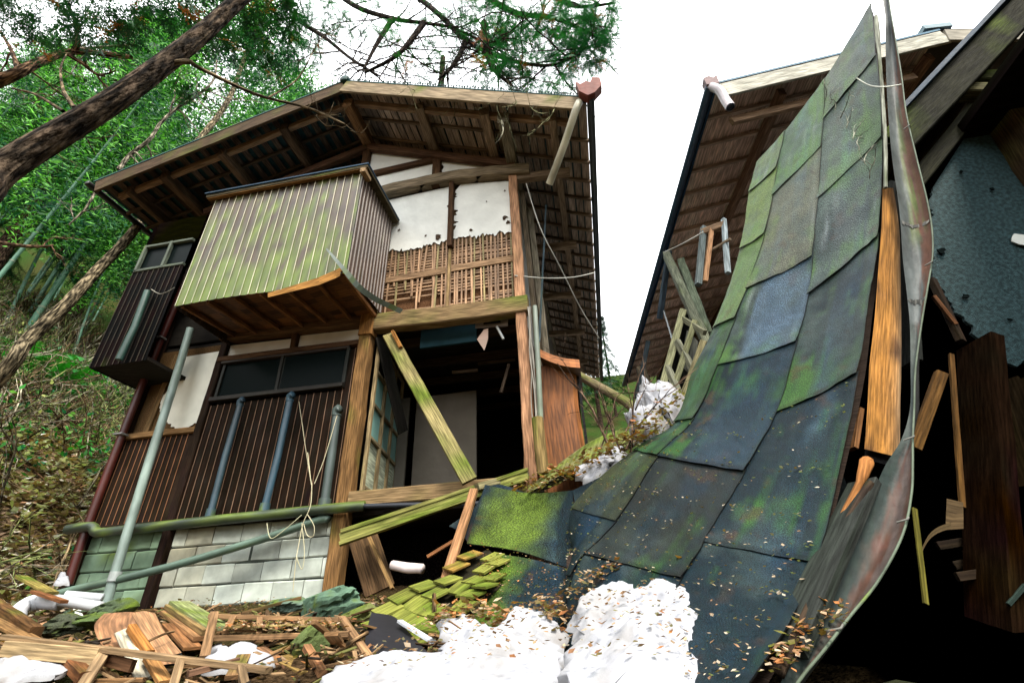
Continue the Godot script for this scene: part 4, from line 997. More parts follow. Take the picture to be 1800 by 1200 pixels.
		m = beam(MB.new(), e[0], e[1], e[2], e[2], e[3], 0.05); obj("hanging_bracket", m, M.wood, h)
	for e in [[V(1.67, 7.14, -12.00), V(1.66, 5.70, -11.00), 0.25, Color(0.12, 0.09, 0.05)], [V(2.42, 8.72, -9.00), V(2.06, 7.49, -10.00), 0.12, Color(0.07, 0.1, 0.13)], [V(1.85, 7.45, -11.00), V(1.29, 5.92, -11.00), 0.12, Color(0.06, 0.08, 0.09)]]:
		m = beam(MB.new(), e[0], e[1], e[2], e[2], e[3], 0.1); obj("frame_timber", m, M.wood, h)
	m = tube(MB.new(), [V(2.19, 7.81, -10.00), V(2.00, 6.44, -9.00), V(1.91, 5.89, -8.60)], [0.02], 5, Color(0.3, 0.33, 0.33)); obj("hanging_cable", m, M.plain, h)
	m = plate(MB.new(), PackedVector2Array([Vector2(0.9, 3.2), Vector2(2.1, 3.2), Vector2(2.1, 4.5), Vector2(1.5, 4.6), Vector2(0.9, 4.2)]), -9.5, 0.5, Color(0.03, 0.025, 0.02)); obj("rubble_wall", m, M.mud, h)

# ---------------------------------------------------------------- the dark shed at the right edge
func shed() -> void:
	var h := thing("open_shed", "dark open shed with mossy green timbers and a big blue-green felt panel at right edge", "shed", V(3.6, 0.9, -3.5))
	var m := MB.new()
	var mg := Color(0.025, 0.025, 0.0125)
	m = beam(MB.new(), V(3.08, 5.12, -3.45), V(5.83, 7.56, -3.70), 0.1, 0.42, mg, 0.4, V(3.17, 4.81, -3.50) - V(3.08, 5.12, -3.45)); 
	# barge beam and roof
	m = beam(MB.new(), V(3.41, 5.42, -3.75), V(6.04, 7.66, -3.75), 0.12, 0.32, mg, 0.42); var bb := obj("barge_beam", m, M.wood, h)
	m = beam(MB.new(), V(3.57, 5.79, -3.73), V(6.33, 8.21, -3.73), 0.2, 0.05, Color(0.01, 0.03, 0.055)); obj("verge_cap", m, M.metal, bb)
	m = beam(MB.new(), V(4.57, 6.40, -3.90), V(5.45, 6.09, -3.90), 0.14, 0.16, Color(0.075, 0.08, 0.03), 0.45); obj("tie_beam", m, M.wood, h)
	m = beam(MB.new(), V(4.31, 6.14, -3.84), V(5.25, 5.82, -3.84), 0.16, 0.14, Color(0.11, 0.1, 0.045), 0.45); obj("tie_beam", m, M.wood, h)
	m = beam(MB.new(), V(4.64, 5.94, -3.86), V(4.51, 4.80, -3.86), 0.16, 0.3, Color(0.08, 0.05, 0.0225), 0.4); obj("brace", m, M.wood, h)
	m = beam(MB.new(), V(4.69, 6.12, -3.95), V(3.48, 5.00, -3.95), 0.12, 0.16, Color(0.03, 0.03, 0.015), 0.25); obj("brace", m, M.wood, h)
	for k in 8:
		m = beam(MB.new(), V(4.06, 6.04, -4.00) + V(0.3 * k, 0.27 * k, 0), V(4.06, 6.04, -4.00) + V(0.3 * k, 0.27 * k, -4.5), 0.3, 0.02, Color(0.08, 0.055, 0.035) * r(0.7, 1.1)); obj("roof_board", m, M.dark_wood, h)
	m = MB.new()
	var ra := V(3.57, 5.79, -3.73); var rb := V(6.69, 8.53, -3.73)
	m.quad(ra + V(0, 0.04, 0), rb + V(0, 0.04, 0), rb + V(0, 0.04, -5), ra + V(0, 0.04, -5), Color(0.015, 0.02, 0.0225), V(-0.6, 0.8, 0)); obj("roof_sheet", m, M.metal, h)
	# blue-green panel
	var pf := [V(4.73, 6.08, -4.00), V(3.71, 5.00, -4.00), V(3.23, 3.94, -4.00), V(3.30, 3.28, -4.00), V(3.38, 3.07, -4.00), V(3.71, 3.01, -4.00), V(4.79, 4.97, -4.00), V(4.99, 6.00, -4.00)]
	var poly := PackedVector2Array()
	for p in pf:
		poly.append(Vector2(p.x, p.y))
	m = plate(MB.new(), ragged(Array(poly), [1, 2, 3, 4], 0.03), -4.0, 0.03, Color(0.05, 0.095, 0.105)); obj("felt_panel", m, M.panel, h)
	var rr := PackedVector2Array()
	var rc := V(4.06, 4.21, -3.96)
	for j in 14:
		rr.append(Vector2(rc.x, rc.y) + Vector2.from_angle(TAU * j / 14) * r(0.06, 0.085))
	m = plate(MB.new(), rr, -3.965, 0.01, Color(0.75, 0.78, 0.72)); obj("torn_hole", m, M.plaster, h)
	for e in [[V(3.42, 4.22, -3.98), 0.035], [V(3.38, 3.71, -3.97), 0.025], [V(4.16, 4.86, -3.98), 0.02], [V(3.23, 3.22, -3.98), 0.03], [V(3.58, 3.44, -3.98), 0.02], [V(4.02, 5.14, -3.98), 0.015]]:
		var hp := PackedVector2Array()
		var hcn: Vector3 = e[0]
		for j in 10:
			hp.append(Vector2(hcn.x, hcn.y) + Vector2.from_angle(TAU * j / 10) * e[1] * r(0.4, 1.3))
		m = plate(MB.new(), hp, -3.975, 0.01, Color(0.01, 0.012, 0.012)); obj("tear", m, M.dark_wood, h)
	# posts, boards and leavings in the dark
	m = beam(MB.new(), V(3.07, 3.15, -3.75), V(1.94, 0.92, -3.50), 0.31, 0.1, Color(0.016, 0.009, 0.005), 0.12); obj("post", m, M.dark_wood, h)
	m = beam(MB.new(), V(2.46, 2.81, -3.40), V(2.08, 2.31, -3.40), 0.05, 0.07, Color(0.18, 0.09, 0.025)); obj("broken_rail", m, M.wood, h)
	m = beam(MB.new(), V(2.88, 3.11, -3.80), V(2.37, 1.98, -3.70), 0.02, 0.035, Color(0.17, 0.085, 0.0225)); obj("thin_lath", m, M.wood, h)
	m = beam(MB.new(), V(3.00, 3.65, -3.80), V(3.03, 3.36, -3.80), 0.03, 0.03, Color(0.15, 0.065, 0.025)); obj("thin_lath", m, M.wood, h)
	m = beam(MB.new(), V(3.15, 3.88, -3.90), V(3.00, 3.21, -3.80), 0.05, 0.06, Color(0.03, 0.0175, 0.01)); obj("thin_lath", m, M.wood, h)
	m = beam(MB.new(), V(1.86, 1.94, -3.30), V(1.65, 1.45, -3.20), 0.012, 0.03, Color(0.15, 0.135, 0.025)); obj("thin_lath", m, M.wood, h)
	m = MB.new(); m.quad(V(2.09, 1.83, -3.50), V(2.19, 1.83, -3.50), V(2.26, 1.98, -3.50), V(2.18, 2.01, -3.50), Color(0.15, 0.1, 0.05)); obj("torn_card", m, M.wood, h)
	m = MB.new()
	var cu := smooth([V(1.87, 1.70, -3.45), V(1.94, 1.77, -3.45), V(2.01, 1.81, -3.45), V(2.09, 1.83, -3.45)], 3)
	for i in cu.size() - 1:
		m.quad(cu[i], cu[i + 1], cu[i + 1] + V(0.02, 0.035, 0), cu[i] + V(0.02, 0.035, 0), Color(0.14, 0.095, 0.045))
	obj("curled_veneer", m, M.wood, h)
	for k in 7:
		m = beam(MB.new(), V(2.09, 1.76, -3.70) + V(r(0, 0.25), -0.06 * k, r(-0.1, 0.1)), V(2.30, 1.78, -3.70) + V(r(0, 0.1), -0.06 * k, r(-0.1, 0.1)), 0.03, 0.05, Color(0.045, 0.03, 0.0175)); obj("board_stack", m, M.wood, h)
	for k in 4:
		m = beam(MB.new(), V(3.22, 2.93, -3.90) + V(0.12 * k, 0, -0.1), V(2.88, 2.09, -3.70) + V(0.12 * k, 0, -0.1), 0.1, 0.03, Color(0.025, 0.0175, 0.01)); obj("leaning_board", m, M.dark_wood, h)
	m = beam(MB.new(), V(2.16, 1.43, -3.40), V(2.29, 1.51, -3.40), 0.02, 0.02, Color(0.03, 0.05, 0.04)); obj("thin_lath", m, M.wood, h)
	# dark back and sides
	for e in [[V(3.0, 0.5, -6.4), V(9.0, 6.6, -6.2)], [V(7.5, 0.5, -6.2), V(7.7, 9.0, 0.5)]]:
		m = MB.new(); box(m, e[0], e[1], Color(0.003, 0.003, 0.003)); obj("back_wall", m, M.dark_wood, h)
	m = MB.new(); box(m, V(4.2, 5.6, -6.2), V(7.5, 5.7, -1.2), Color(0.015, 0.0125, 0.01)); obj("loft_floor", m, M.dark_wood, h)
	m = beam(MB.new(), V(0.80, 1.13, -2.30), V(1.10, 1.18, -2.35), 0.3, 0.06, Color(0.03, 0.034, 0.012), 0.2); tag_floor(m)

func tag_floor(m: MB) -> void:
	centred("mossy_slab", m, M.wood, "mossy green slab lying in the dark shed at the bottom edge", "slab")
# ---------------------------------------------------------------- ground, rubble, snow
func ground_y(x: float, z: float) -> float:
	var y := 0.78 + 0.165 * minf(-z, 6.5)
	if z > 0:
		y = 0.78 - 0.1 * minf(z, 8.0)
	if z < -6.5:
		y += 0.05 * (minf(-z, 18.0) - 6.5)
	if z < -18.0:
		y += 0.5 * (-z - 18.0) * smoothstep(18.0, 40.0, -z)
	var hx := maxf(0.0, -x - 7.7)
	y += 0.72 * hx * smoothstep(0.0, 3.0, hx)
	y += 0.5 * maxf(0.0, x - 30.0)
	return y + 0.16 * nz.get_noise_2d(x * 0.9, z * 0.9) * (1.0 + hx * 0.25) - 0.05

func ground() -> void:
	var m := MB.new()
	var N := 150
	for i in N + 1:
		for j in N + 1:
			var a := 2.0 * i / N - 1.0; var b := 2.0 * j / N - 1.0
			var x := -6.0 + signf(a) * pow(absf(a), 2.6) * 220.0; var z := -5.0 + signf(b) * pow(absf(b), 2.6) * 220.0
			var p := V(x, ground_y(x, z), z)
			var c := Color(0.085, 0.055, 0.03) * (1.0 + 0.6 * nz.get_noise_3dv(p * 0.8))
			c = c.lerp(Color(0.04, 0.09, 0.02), clampf(smoothstep(6.0, 14.0, p.y) * 0.7 + nz.get_noise_3dv(p * 0.5), 0, 1))
			c = c.lerp(Color(0.36, 0.25, 0.15), smoothstep(7.0, 9.0, -x) * (1.0 - smoothstep(5.0, 9.0, p.y)) * 0.8)
			c = c.lerp(Color(0.0, 0.0, 0.0), smoothstep(0.5, 1.0, x) * smoothstep(-3.0, -2.0, -z) * (1.0 - smoothstep(6.3, 6.6, -z)))  # deep shade of the shed interior, painted into the ground colour as black
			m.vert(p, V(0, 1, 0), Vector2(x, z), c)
	for i in N:
		for j in N:
			var k := i * (N + 1) + j
			m.four(k, k + 1, k + N + 2, k + N + 1)
	renormal(m)
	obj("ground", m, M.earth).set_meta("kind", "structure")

func leaf_mesh(l: float, w: float, fold := 0.25) -> ArrayMesh:
	var m := MB.new()
	var pts := [V(0, 0, 0), V(w, fold * w, l * 0.4), V(0, fold * l * 0.5, l), V(-w, fold * w, l * 0.4), V(0, -fold * w * 0.3, l * 0.45)]
	for e in [[0, 1, 4], [1, 2, 4], [2, 3, 4], [3, 0, 4]]:
		var nn: Vector3 = (pts[e[1]] - pts[e[0]]).cross(pts[e[2]] - pts[e[0]]).normalized()
		m.tri(m.vert(pts[e[0]], nn, Vector2(), Color.WHITE), m.vert(pts[e[1]], nn, Vector2(), Color.WHITE), m.vert(pts[e[2]], nn, Vector2(), Color.WHITE))
	return m.mesh()

func cluster_mesh(count: int, rad: float, l: float, w: float, droop: float) -> ArrayMesh:
	var m := MB.new()
	for i in count:
		var c := V(r(-1, 1), r(-1, 1), r(-1, 1)) * rad
		var d := V(r(-1, 1), r(-1, 0.6) - droop, r(-1, 1)).normalized()
		var s := d.cross(V(r(-1, 1), r(-1, 1), r(-1, 1))).normalized() * w
		var ll := l * r(0.6, 1.2)
		var nn := d.cross(s).normalized()
		var k := r(0.7, 1.25)
		var col := Color(k, k, k)
		m.four(m.vert(c, nn, Vector2(), col), m.vert(c + d * ll * 0.4 + s, nn, Vector2(), col), m.vert(c + d * ll, nn, Vector2(), col), m.vert(c + d * ll * 0.4 - s, nn, Vector2(), col))
	return m.mesh()

func spray_mesh(l: float, nl: float) -> ArrayMesh:   # a conifer twig with two rows of needles and two side shoots
	var m := MB.new()
	var shoots := [[V(0, 0, 0), V(0, -0.15, 1), 1.0], [V(0, -0.02, 0.3) * l, V(0.7, -0.3, 0.7), 0.6], [V(0, -0.03, 0.42) * l, V(-0.7, -0.25, 0.7), 0.55]]
	for e in shoots:
		var o: Vector3 = e[0]; var d: Vector3 = e[1].normalized(); var ll: float = l * e[2]
		var s := d.cross(V(0, 1, 0)).normalized()
		m.quad(o - s * 0.004, o + s * 0.004, o + d * ll + s * 0.002, o + d * ll - s * 0.002, Color(0.9, 0.6, 0.4))
		var n := int(ll / 0.03)
		for i in n:
			for side in [-1, 1]:
				var p := o + d * ll * (i + 0.5) / n
				var nd: Vector3 = (s * side + d * 0.7 + V(0, r(-0.35, 0.3), 0)).normalized() * nl * r(0.7, 1.1) * (1.0 - 0.45 * i / n)
				var wd := d * 0.009
				var k := r(0.7, 1.3)
				var nn := V(0, 1, 0.1 * side).normalized()
				m.tri(m.vert(p - wd, nn, Vector2(), Color(k, k, k)), m.vert(p + wd, nn, Vector2(), Color(k, k, k)), m.vert(p + nd, nn, Vector2(), Color(k, k, k)))
	return m.mesh()

func fork(m: MB, p: Vector3, d: Vector3, ln: float, rad: float, depth: int, col: Color, crook := 0.35, tips: Array = []) -> void:   # a bare branch that divides
	var pts := [p]
	var dd := d
	var n := 5
	for i in n:
		dd = (dd + V(r(-1, 1), r(-1, 1), r(-1, 1)) * crook).normalized()
		pts.append(pts[-1] + dd * ln / n)
	var rads := []
	for i in n + 1:
		rads.append(rad * (1.0 - 0.6 * i / n))
	tube(m, pts, rads, 5 if rad > 0.012 else 4, col, 0.0, false)
	tips.append([pts[-1], dd])
	if depth > 0:
		for k in 3:
			var i := 1 + (rng.randi() % (n - 1))
			tips.append([pts[i], dd])
			fork(m, pts[i], (dd + V(r(-1, 1), r(-0.8, 0.8), r(-1, 1)) * 0.9).normalized(), ln * r(0.4, 0.65), rad * 0.5, depth - 1, col, crook, tips)

func rand_basis(sc: float) -> Basis:
	return Basis.from_euler(V(r(-PI, PI), r(-PI, PI), r(-PI, PI))).scaled(Vector3.ONE * sc)

func litter(called: String, label: String, count: int, where: Callable, size: float, palette: Array, lift := 0.012) -> void:
	var xf := []; var cols := []
	for i in count:
		var p: Vector3 = where.call()
		var b := Basis.from_euler(V(r(-0.5, 0.5), r(-PI, PI), r(-0.5, 0.5))).scaled(Vector3.ONE * size * r(0.5, 1.4))
		xf.append(Transform3D(b, p + V(0, lift * r(0.3, 1.5), 0)))
		cols.append(palette[rng.randi() % palette.size()] * r(0.5, 1.25))
	var o := stuff(called, leaf_mesh(1.0, 0.33), M.leaf, xf, cols)
	tag(o, label, "leaves")

func plank(called: String, a: Vector3, b: Vector3, w: float, h: float, col: Color, moss: float, label: String, up := Vector3.UP) -> void:
	centred(called, beam(MB.new(), a, b, w, h, col, moss, up), M.wood, label, called.replace("_", " ").split(" ")[-1])

func rubble() -> void:
	var pw := Color(0.36, 0.24, 0.13)
	# loose timbers of the house front
	plank("leaning_plank", V(-2.91, 5.40, -5.92), V(-1.52, 2.94, -5.70), 0.2, 0.06, Color(0.36, 0.3, 0.13), 0.57, "broad mossy green plank leaning diagonally across the open ground floor", V(0.3, 0.2, 1))
	plank("wood_offcut", V(-2.83, 5.43, -5.88), V(-2.66, 5.09, -5.85), 0.06, 0.05, Color(0.5, 0.23, 0.06), 0.0, "small orange wood offcut at the top of the diagonal mossy plank")
	var gb := thing("fallen_beam", "bright yellow-green mossy grooved beam slanting up across the dark crawl space", "beam", V(-2.69, 2.18, -4.90) - V(0, 0.1, 0))
	for e in [[0.0, 0.1], [0.062, 0.04], [-0.055, 0.035]]:
		var m := beam(MB.new(), V(-2.72, 2.26, -4.90) + V(0, e[0], 0), V(-0.81, 2.96, -5.75) + V(0, e[0], 0), 0.12 if e[0] == 0.0 else 0.14, e[1], Color(0.34, 0.33, 0.1), 0.62); obj("beam_half", m, M.wood, gb)
	plank("prop_plank", V(-1.27, 2.65, -4.95), V(-1.37, 1.76, -4.35), 0.085, 0.06, Color(0.36, 0.19, 0.09), 0.06, "reddish brown prop standing on the mossy shingles below the green beam", V(0, 0, 1))
	plank("leaning_board", V(-2.76, 2.42, -5.40), V(-2.40, 1.76, -5.30), 0.32, 0.04, Color(0.13, 0.075, 0.035), 0.1, "dark board leaning inside the crawl space beside the block wall post", V(0.5, 0, 1))
	plank("thin_batten", V(-2.59, 2.32, -5.30), V(-2.17, 1.77, -5.10), 0.03, 0.05, Color(0.33, 0.2, 0.08), 0.1, "thin pale batten along the edge of the dark leaning board", V(0, 0, 1))
	plank("short_plank", V(-1.67, 2.00, -4.70), V(-1.40, 2.15, -4.75), 0.08, 0.03, Color(0.35, 0.15, 0.06), 0.0, "short red-brown plank poking out of the crawl space above the shingles")
	plank("rail_stub", V(-1.36, 2.78, -5.40), V(-0.84, 3.02, -5.90), 0.12, 0.08, Color(0.36, 0.32, 0.17), 0.35, "short mossy rail end beside the right corner post of the house")
	centred("gutter_piece", tube(MB.new(), [V(-2.11, 1.97, -4.90), V(-1.93, 1.93, -4.85), V(-1.75, 1.91, -4.80)], [0.045, 0.05, 0.045], 9, Color(0.7, 0.6, 0.58)), M.pipe, "broken pale pink gutter piece in the dark crawl space", "gutter")
	# tall leaning pipes at the left
	var tp := thing("tall_vent_pipe", "tall grey-green pipe running up the front from the rubble to the closet", "pipe", V(-6.13, 1.81, -5.60))
	obj("pipe", tube(MB.new(), smooth([V(-6.43, 5.91, -5.68), V(-6.36, 4.72, -5.68), V(-6.29, 3.46, -5.66), V(-6.13, 1.82, -5.60)], 3), [0.058], 12, Color(0.25, 0.33, 0.29), 0.26), M.pipe, tp)
	obj("pipe_collar", tube(MB.new(), [V(-6.14, 2.17, -5.60), V(-6.14, 2.06, -5.60)], [0.068], 12, Color(0.45, 0.5, 0.48), 0.1), M.pipe, tp)
	centred("slanting_pipe", tube(MB.new(), smooth([V(-6.82, 1.94, -5.50), V(-6.61, 1.99, -5.55), V(-5.45, 2.20, -5.70), V(-4.25, 2.48, -5.82), V(-3.57, 2.65, -5.84), V(-3.44, 2.64, -5.84)], 3), [0.05], 10, Color(0.1, 0.16, 0.12), 0.25), M.pipe, "dark green pipe slanting up across the white block wall", "pipe")
	var pv := thing("pvc_pipe", "white bent plastic pipe with an elbow lying on rubble at lower left", "pipe", V(-5.86, 1.70, -4.60) - V(0, 0.1, 0))
	obj("pipe", tube(MB.new(), smooth([V(-5.96, 1.64, -4.50), V(-6.06, 1.76, -4.60), V(-6.04, 1.82, -4.70), V(-5.76, 1.80, -4.75)], 4), [0.075], 12, Color(0.68, 0.7, 0.74)), M.pipe, pv)
	obj("elbow_band", tube(MB.new(), [V(-6.05, 1.81, -4.69), V(-6.02, 1.82, -4.71)], [0.084], 12, Color(0.7, 0.72, 0.76)), M.pipe, pv)
	obj("elbow_band", tube(MB.new(), [V(-5.92, 1.62, -4.48), V(-6.02, 1.69, -4.55)], [0.084], 12, Color(0.7, 0.72, 0.76)), M.pipe, pv)
	centred("pipe_length", tube(MB.new(), [V(-5.75, 1.82, -4.72), V(-5.31, 1.74, -4.80)], [0.052], 12, Color(0.6, 0.62, 0.64)), M.pipe, "short straight white pipe with dark open end beside the bent pipe", "pipe")
	centred("pipe_length", tube(MB.new(), [V(-6.06, 1.88, -5.00), V(-5.77, 1.84, -5.20)], [0.06], 12, Color(0.62, 0.65, 0.68)), M.pipe, "white pipe behind the short pipe at the foot of the tall pipe", "pipe")
	# broken frames and boards in front
	var f := thing("broken_frame", "long broken pale timber frame lying across the bottom left corner", "frame", V(-3.05, 1.29, -3.00) - V(0, 0.15, 0))
	for e in [[V(-3.93, 1.50, -2.95), V(-1.84, 1.29, -2.75), 0.055, 0.03, pw], [V(-3.82, 1.44, -2.90), V(-3.04, 1.38, -2.85), 0.03, 0.085, Color(0.5, 0.36, 0.19)], [V(-3.05, 1.41, -2.90), V(-2.82, 1.24, -2.60), 0.06, 0.03, pw], [V(-2.44, 1.35, -2.80), V(-2.26, 1.23, -2.60), 0.045, 0.03, pw * 0.9], [V(-2.00, 1.31, -2.75), V(-1.84, 1.22, -2.60), 0.04, 0.03, pw * 0.6], [V(-3.06, 1.36, -2.90), V(-2.79, 1.32, -2.85), 0.03, 0.06, Color(0.2, 0.1, 0.05)]]:
		obj("rail", beam(MB.new(), e[0], e[1], e[2], e[3], e[4], 0.05), M.wood, f)
	f = thing("window_frame", "fallen wooden window frame with leaves on its panels in front of the block wall", "window frame", V(-2.10, 1.30, -3.30) - V(0, 0.2, 0))
	for e in [[V(-3.06, 1.58, -3.70), V(-1.90, 1.51, -3.70), 0.04, 0.03, 0.1], [V(-2.79, 1.44, -3.45), V(-1.75, 1.43, -3.45), 0.06, 0.035, 0.15], [V(-3.04, 1.60, -3.72), V(-2.61, 1.33, -3.20), 0.06, 0.03, 0.05], [V(-1.96, 1.52, -3.70), V(-1.40, 1.27, -3.10), 0.055, 0.03, 0.1], [V(-1.79, 1.25, -3.10), V(-1.46, 1.30, -3.15), 0.05, 0.03, 0.1], [V(-2.61, 1.55, -3.68), V(-2.45, 1.44, -3.48), 0.04, 0.025, 0.1], [V(-2.27, 1.53, -3.68), V(-2.08, 1.44, -3.48), 0.04, 0.025, 0.1], [V(-2.06, 1.52, -3.68), V(-1.87, 1.43, -3.48), 0.04, 0.025, 0.1], [V(-2.84, 1.56, -3.68), V(-2.74, 1.47, -3.50), 0.045, 0.025, 0.1]]:
		obj("rail", beam(MB.new(), e[0], e[1], e[2], e[3], Color(0.34, 0.2, 0.1), e[4]), M.wood, f)
	obj("panel", beam(MB.new(), V(-2.73, 1.50, -3.56), V(-2.53, 1.50, -3.56), 0.2, 0.012, Color(0.33, 0.25, 0.1), 0.25), M.wood, f)
	obj("panel", beam(MB.new(), V(-2.51, 1.49, -3.56), V(-2.19, 1.49, -3.56), 0.2, 0.012, Color(0.33, 0.25, 0.1), 0.25), M.wood, f)
	obj("panel", beam(MB.new(), V(-2.17, 1.48, -3.56), V(-1.96, 1.48, -3.56), 0.2, 0.012, Color(0.33, 0.25, 0.1), 0.25), M.wood, f)
	f = thing("bent_plywood", "curved sheet of bare brown plywood broken at the lower left rubble", "plywood", V(-3.11, 1.34, -3.20) - V(0, 0.15, 0))
	var g := [[V(-4.09, 1.64, -3.75), V(-3.84, 1.64, -3.75), V(-3.66, 1.61, -3.70)], [V(-3.87, 1.56, -3.50), V(-3.62, 1.55, -3.55), V(-3.33, 1.52, -3.50)], [V(-3.57, 1.46, -3.30), V(-3.32, 1.44, -3.35), V(-2.97, 1.39, -3.30)], [V(-3.18, 1.35, -3.10), V(-2.96, 1.31, -3.10), V(-2.72, 1.32, -3.10)]]
	obj("veneer", patch(MB.new(), g, 10, 14, func(p, w, u): return tint(Color(0.42, 0.21, 0.1), p, Vector3.UP, 0.0), 0.012), M.smooth_wood, f)
	g = [[V(-3.80, 1.63, -3.72), V(-3.67, 1.64, -3.70), V(-3.56, 1.62, -3.70)], [V(-3.44, 1.52, -3.48), V(-3.29, 1.51, -3.45), V(-3.19, 1.49, -3.45)], [V(-2.98, 1.37, -3.20), V(-2.86, 1.36, -3.20), V(-2.79, 1.37, -3.20)]]
	obj("veneer", patch(MB.new(), g, 8, 10, func(p, w, u): return tint(Color(0.46, 0.25, 0.12), p, Vector3.UP, 0.0), 0.012), M.smooth_wood, f)
	plank("sawn_board", V(-3.40, 1.51, -3.30), V(-2.72, 1.25, -2.90), 0.075, 0.02, Color(0.62, 0.56, 0.42), 0.06, "pale whitish sawn board lying on the curved plywood", V(0, 1, 0.6))
	plank("split_wood", V(-3.28, 1.52, -3.25), V(-2.93, 1.37, -3.10), 0.05, 0.05, Color(0.45, 0.19, 0.05), 0.0, "splintered orange wood piece beside the pale sawn board")
	plank("split_wood", V(-2.83, 1.35, -3.00), V(-2.49, 1.25, -2.80), 0.07, 0.03, Color(0.4, 0.2, 0.07), 0.0, "splintered brown wood piece below the plywood sheet")
	f = thing("board_stack", "stack of mossy boards leaning at the foot of the block wall", "boards", V(-3.20, 1.48, -3.80) - V(0, 0.1, 0))
	for e in [[V(-3.82, 1.71, -4.20), V(-2.87, 1.49, -3.60), 0.16, 0.03, Color(0.4, 0.42, 0.22), 0.5], [V(-3.85, 1.68, -4.15), V(-2.90, 1.47, -3.55), 0.1, 0.04, Color(0.36, 0.24, 0.1), 0.2], [V(-3.84, 1.64, -4.10), V(-2.93, 1.44, -3.50), 0.08, 0.03, Color(0.34, 0.18, 0.08), 0.05], [V(-3.49, 1.54, -3.80), V(-2.89, 1.38, -3.40), 0.12, 0.02, Color(0.32, 0.15, 0.06), 0.0]]:
		obj("board", beam(MB.new(), e[0], e[1], e[2], e[3], e[4], e[5]), M.wood, f)
	for e in [
		["mossy_plank", V(-6.80, 2.12, -5.00), V(-5.74, 1.89, -4.60), 0.11, 0.03, Color(0.32, 0.25, 0.07), 0.45, "mossy yellow plank above the white pipes at lower left"],
		["mossy_plank", V(-5.98, 1.91, -4.60), V(-5.31, 1.78, -4.40), 0.07, 0.03, Color(0.32, 0.13, 0.05), 0.1, "red-brown plank lying across the white bent pipe"],
		["mossy_plank", V(-5.65, 1.78, -4.00), V(-4.13, 1.50, -3.30), 0.08, 0.12, Color(0.16, 0.08, 0.03), 0.35, "dark plank with mossy yellow edge at the left border"],
		["mossy_plank", V(-5.03, 1.65, -3.60), V(-3.84, 1.46, -3.10), 0.1, 0.02, Color(0.36, 0.2, 0.08), 0.1, "brown board beneath the dark plank at the left border"],
		["mossy_plank", V(-3.47, 1.38, -3.00), V(-2.92, 1.29, -2.70), 0.07, 0.06, Color(0.2, 0.08, 0.03), 0.1, "dark red-brown plank under the long broken frame"],
		["mossy_plank", V(-1.39, 1.27, -3.30), V(-1.37, 1.34, -3.50), 0.09, 0.05, Color(0.34, 0.22, 0.1), 0.1, "short plank stub lying in front of the black sheet"],
		["mossy_plank", V(-1.96, 1.36, -3.30), V(-1.66, 1.25, -3.00), 0.05, 0.04, Color(0.3, 0.15, 0.07), 0.05, "short brown rail standing in the snow under the window frame"],
		["mossy_plank", V(-2.22, 1.33, -3.40), V(-1.76, 1.25, -3.10), 0.2, 0.015, Color(0.34, 0.22, 0.07), 0.15, "yellow-brown panel board below the window frame"],
		["mossy_plank", V(-2.37, 1.37, -3.40), V(-2.04, 1.28, -3.20), 0.09, 0.02, Color(0.3, 0.16, 0.08), 0.05, "splintered board beside the yellow-brown panel board"],
		["mossy_plank", V(-2.28, 1.29, -2.70), V(-2.14, 1.33, -2.90), 0.05, 0.03, Color(0.18, 0.1, 0.06), 0.05, "dark stick-like plank under the right end of the long frame"]]:
		plank(e[0], e[1], e[2], e[3], e[4], e[5], e[6], e[7])
	# more pieces of broken wood strewn about
	for k in 30:
		var p: Vector3 = V(r(-3.6, -0.9), 0, r(-4.2, -2.6))
		p.y = ground_y(p.x, p.z) + r(0.02, 0.12)
		var d := V(r(-1, 1), r(-0.25, 0.35), r(-1, 1)).normalized() * r(0.12, 0.42)
		centred("wood_scrap", beam(MB.new(), p, p + d, r(0.02, 0.08), r(0.012, 0.03), Color(0.36, 0.2, 0.09) * r(0.4, 1.2), 0.1 if k % 3 else 0.4), M.wood, "broken wood scrap among the rubble before the house", "wood scrap", "broken wood scraps strewn in the rubble")
	for k in 18:
		var p := V(r(-5.6, -3.2), 0, r(-5.2, -3.2))
		p.y = ground_y(p.x, p.z) + r(0.02, 0.1)
		var d := V(r(-1, 1), r(-0.15, 0.3), r(-1, 1)).normalized() * r(0.15, 0.6)
		centred("wood_scrap", beam(MB.new(), p, p + d, r(0.02, 0.1), r(0.012, 0.03), Color(0.26, 0.15, 0.07) * r(0.4, 1.2), 0.35), M.wood, "broken wood scrap among the rubble before the house", "wood scrap", "broken wood scraps strewn in the rubble")
	var xf := []; var cols := []
	for i in 1500:
		var x := r(-5.6, -0.6); var z := r(-5.3, -2.4)
		if x > -2.2 and z < -4.2:
			continue
		var b := Basis.from_euler(V(r(-0.4, 0.4), r(-PI, PI), r(-0.5, 0.5))) * Basis.from_scale(V(r(0.4, 2.2), r(0.5, 1.6), r(0.4, 1.6)))
		xf.append(Transform3D(b, V(x, ground_y(x, z) + r(0.0, 0.09), z)))
		cols.append([Color(0.3, 0.17, 0.08), Color(0.42, 0.27, 0.14), Color(0.1, 0.06, 0.03), Color(0.2, 0.2, 0.06), Color(0.05, 0.04, 0.03)][rng.randi() % 5] * r(0.5, 1.2))
	var chip := MB.new(); beam(chip, V(-0.05, 0, 0), V(0.05, 0, 0), 0.018, 0.008, Color.WHITE)
	tag(stuff("wood_splinters", chip.mesh(), M.wood, xf, cols), "splinters and small chips of wood covering the rubble ground", "splinters")
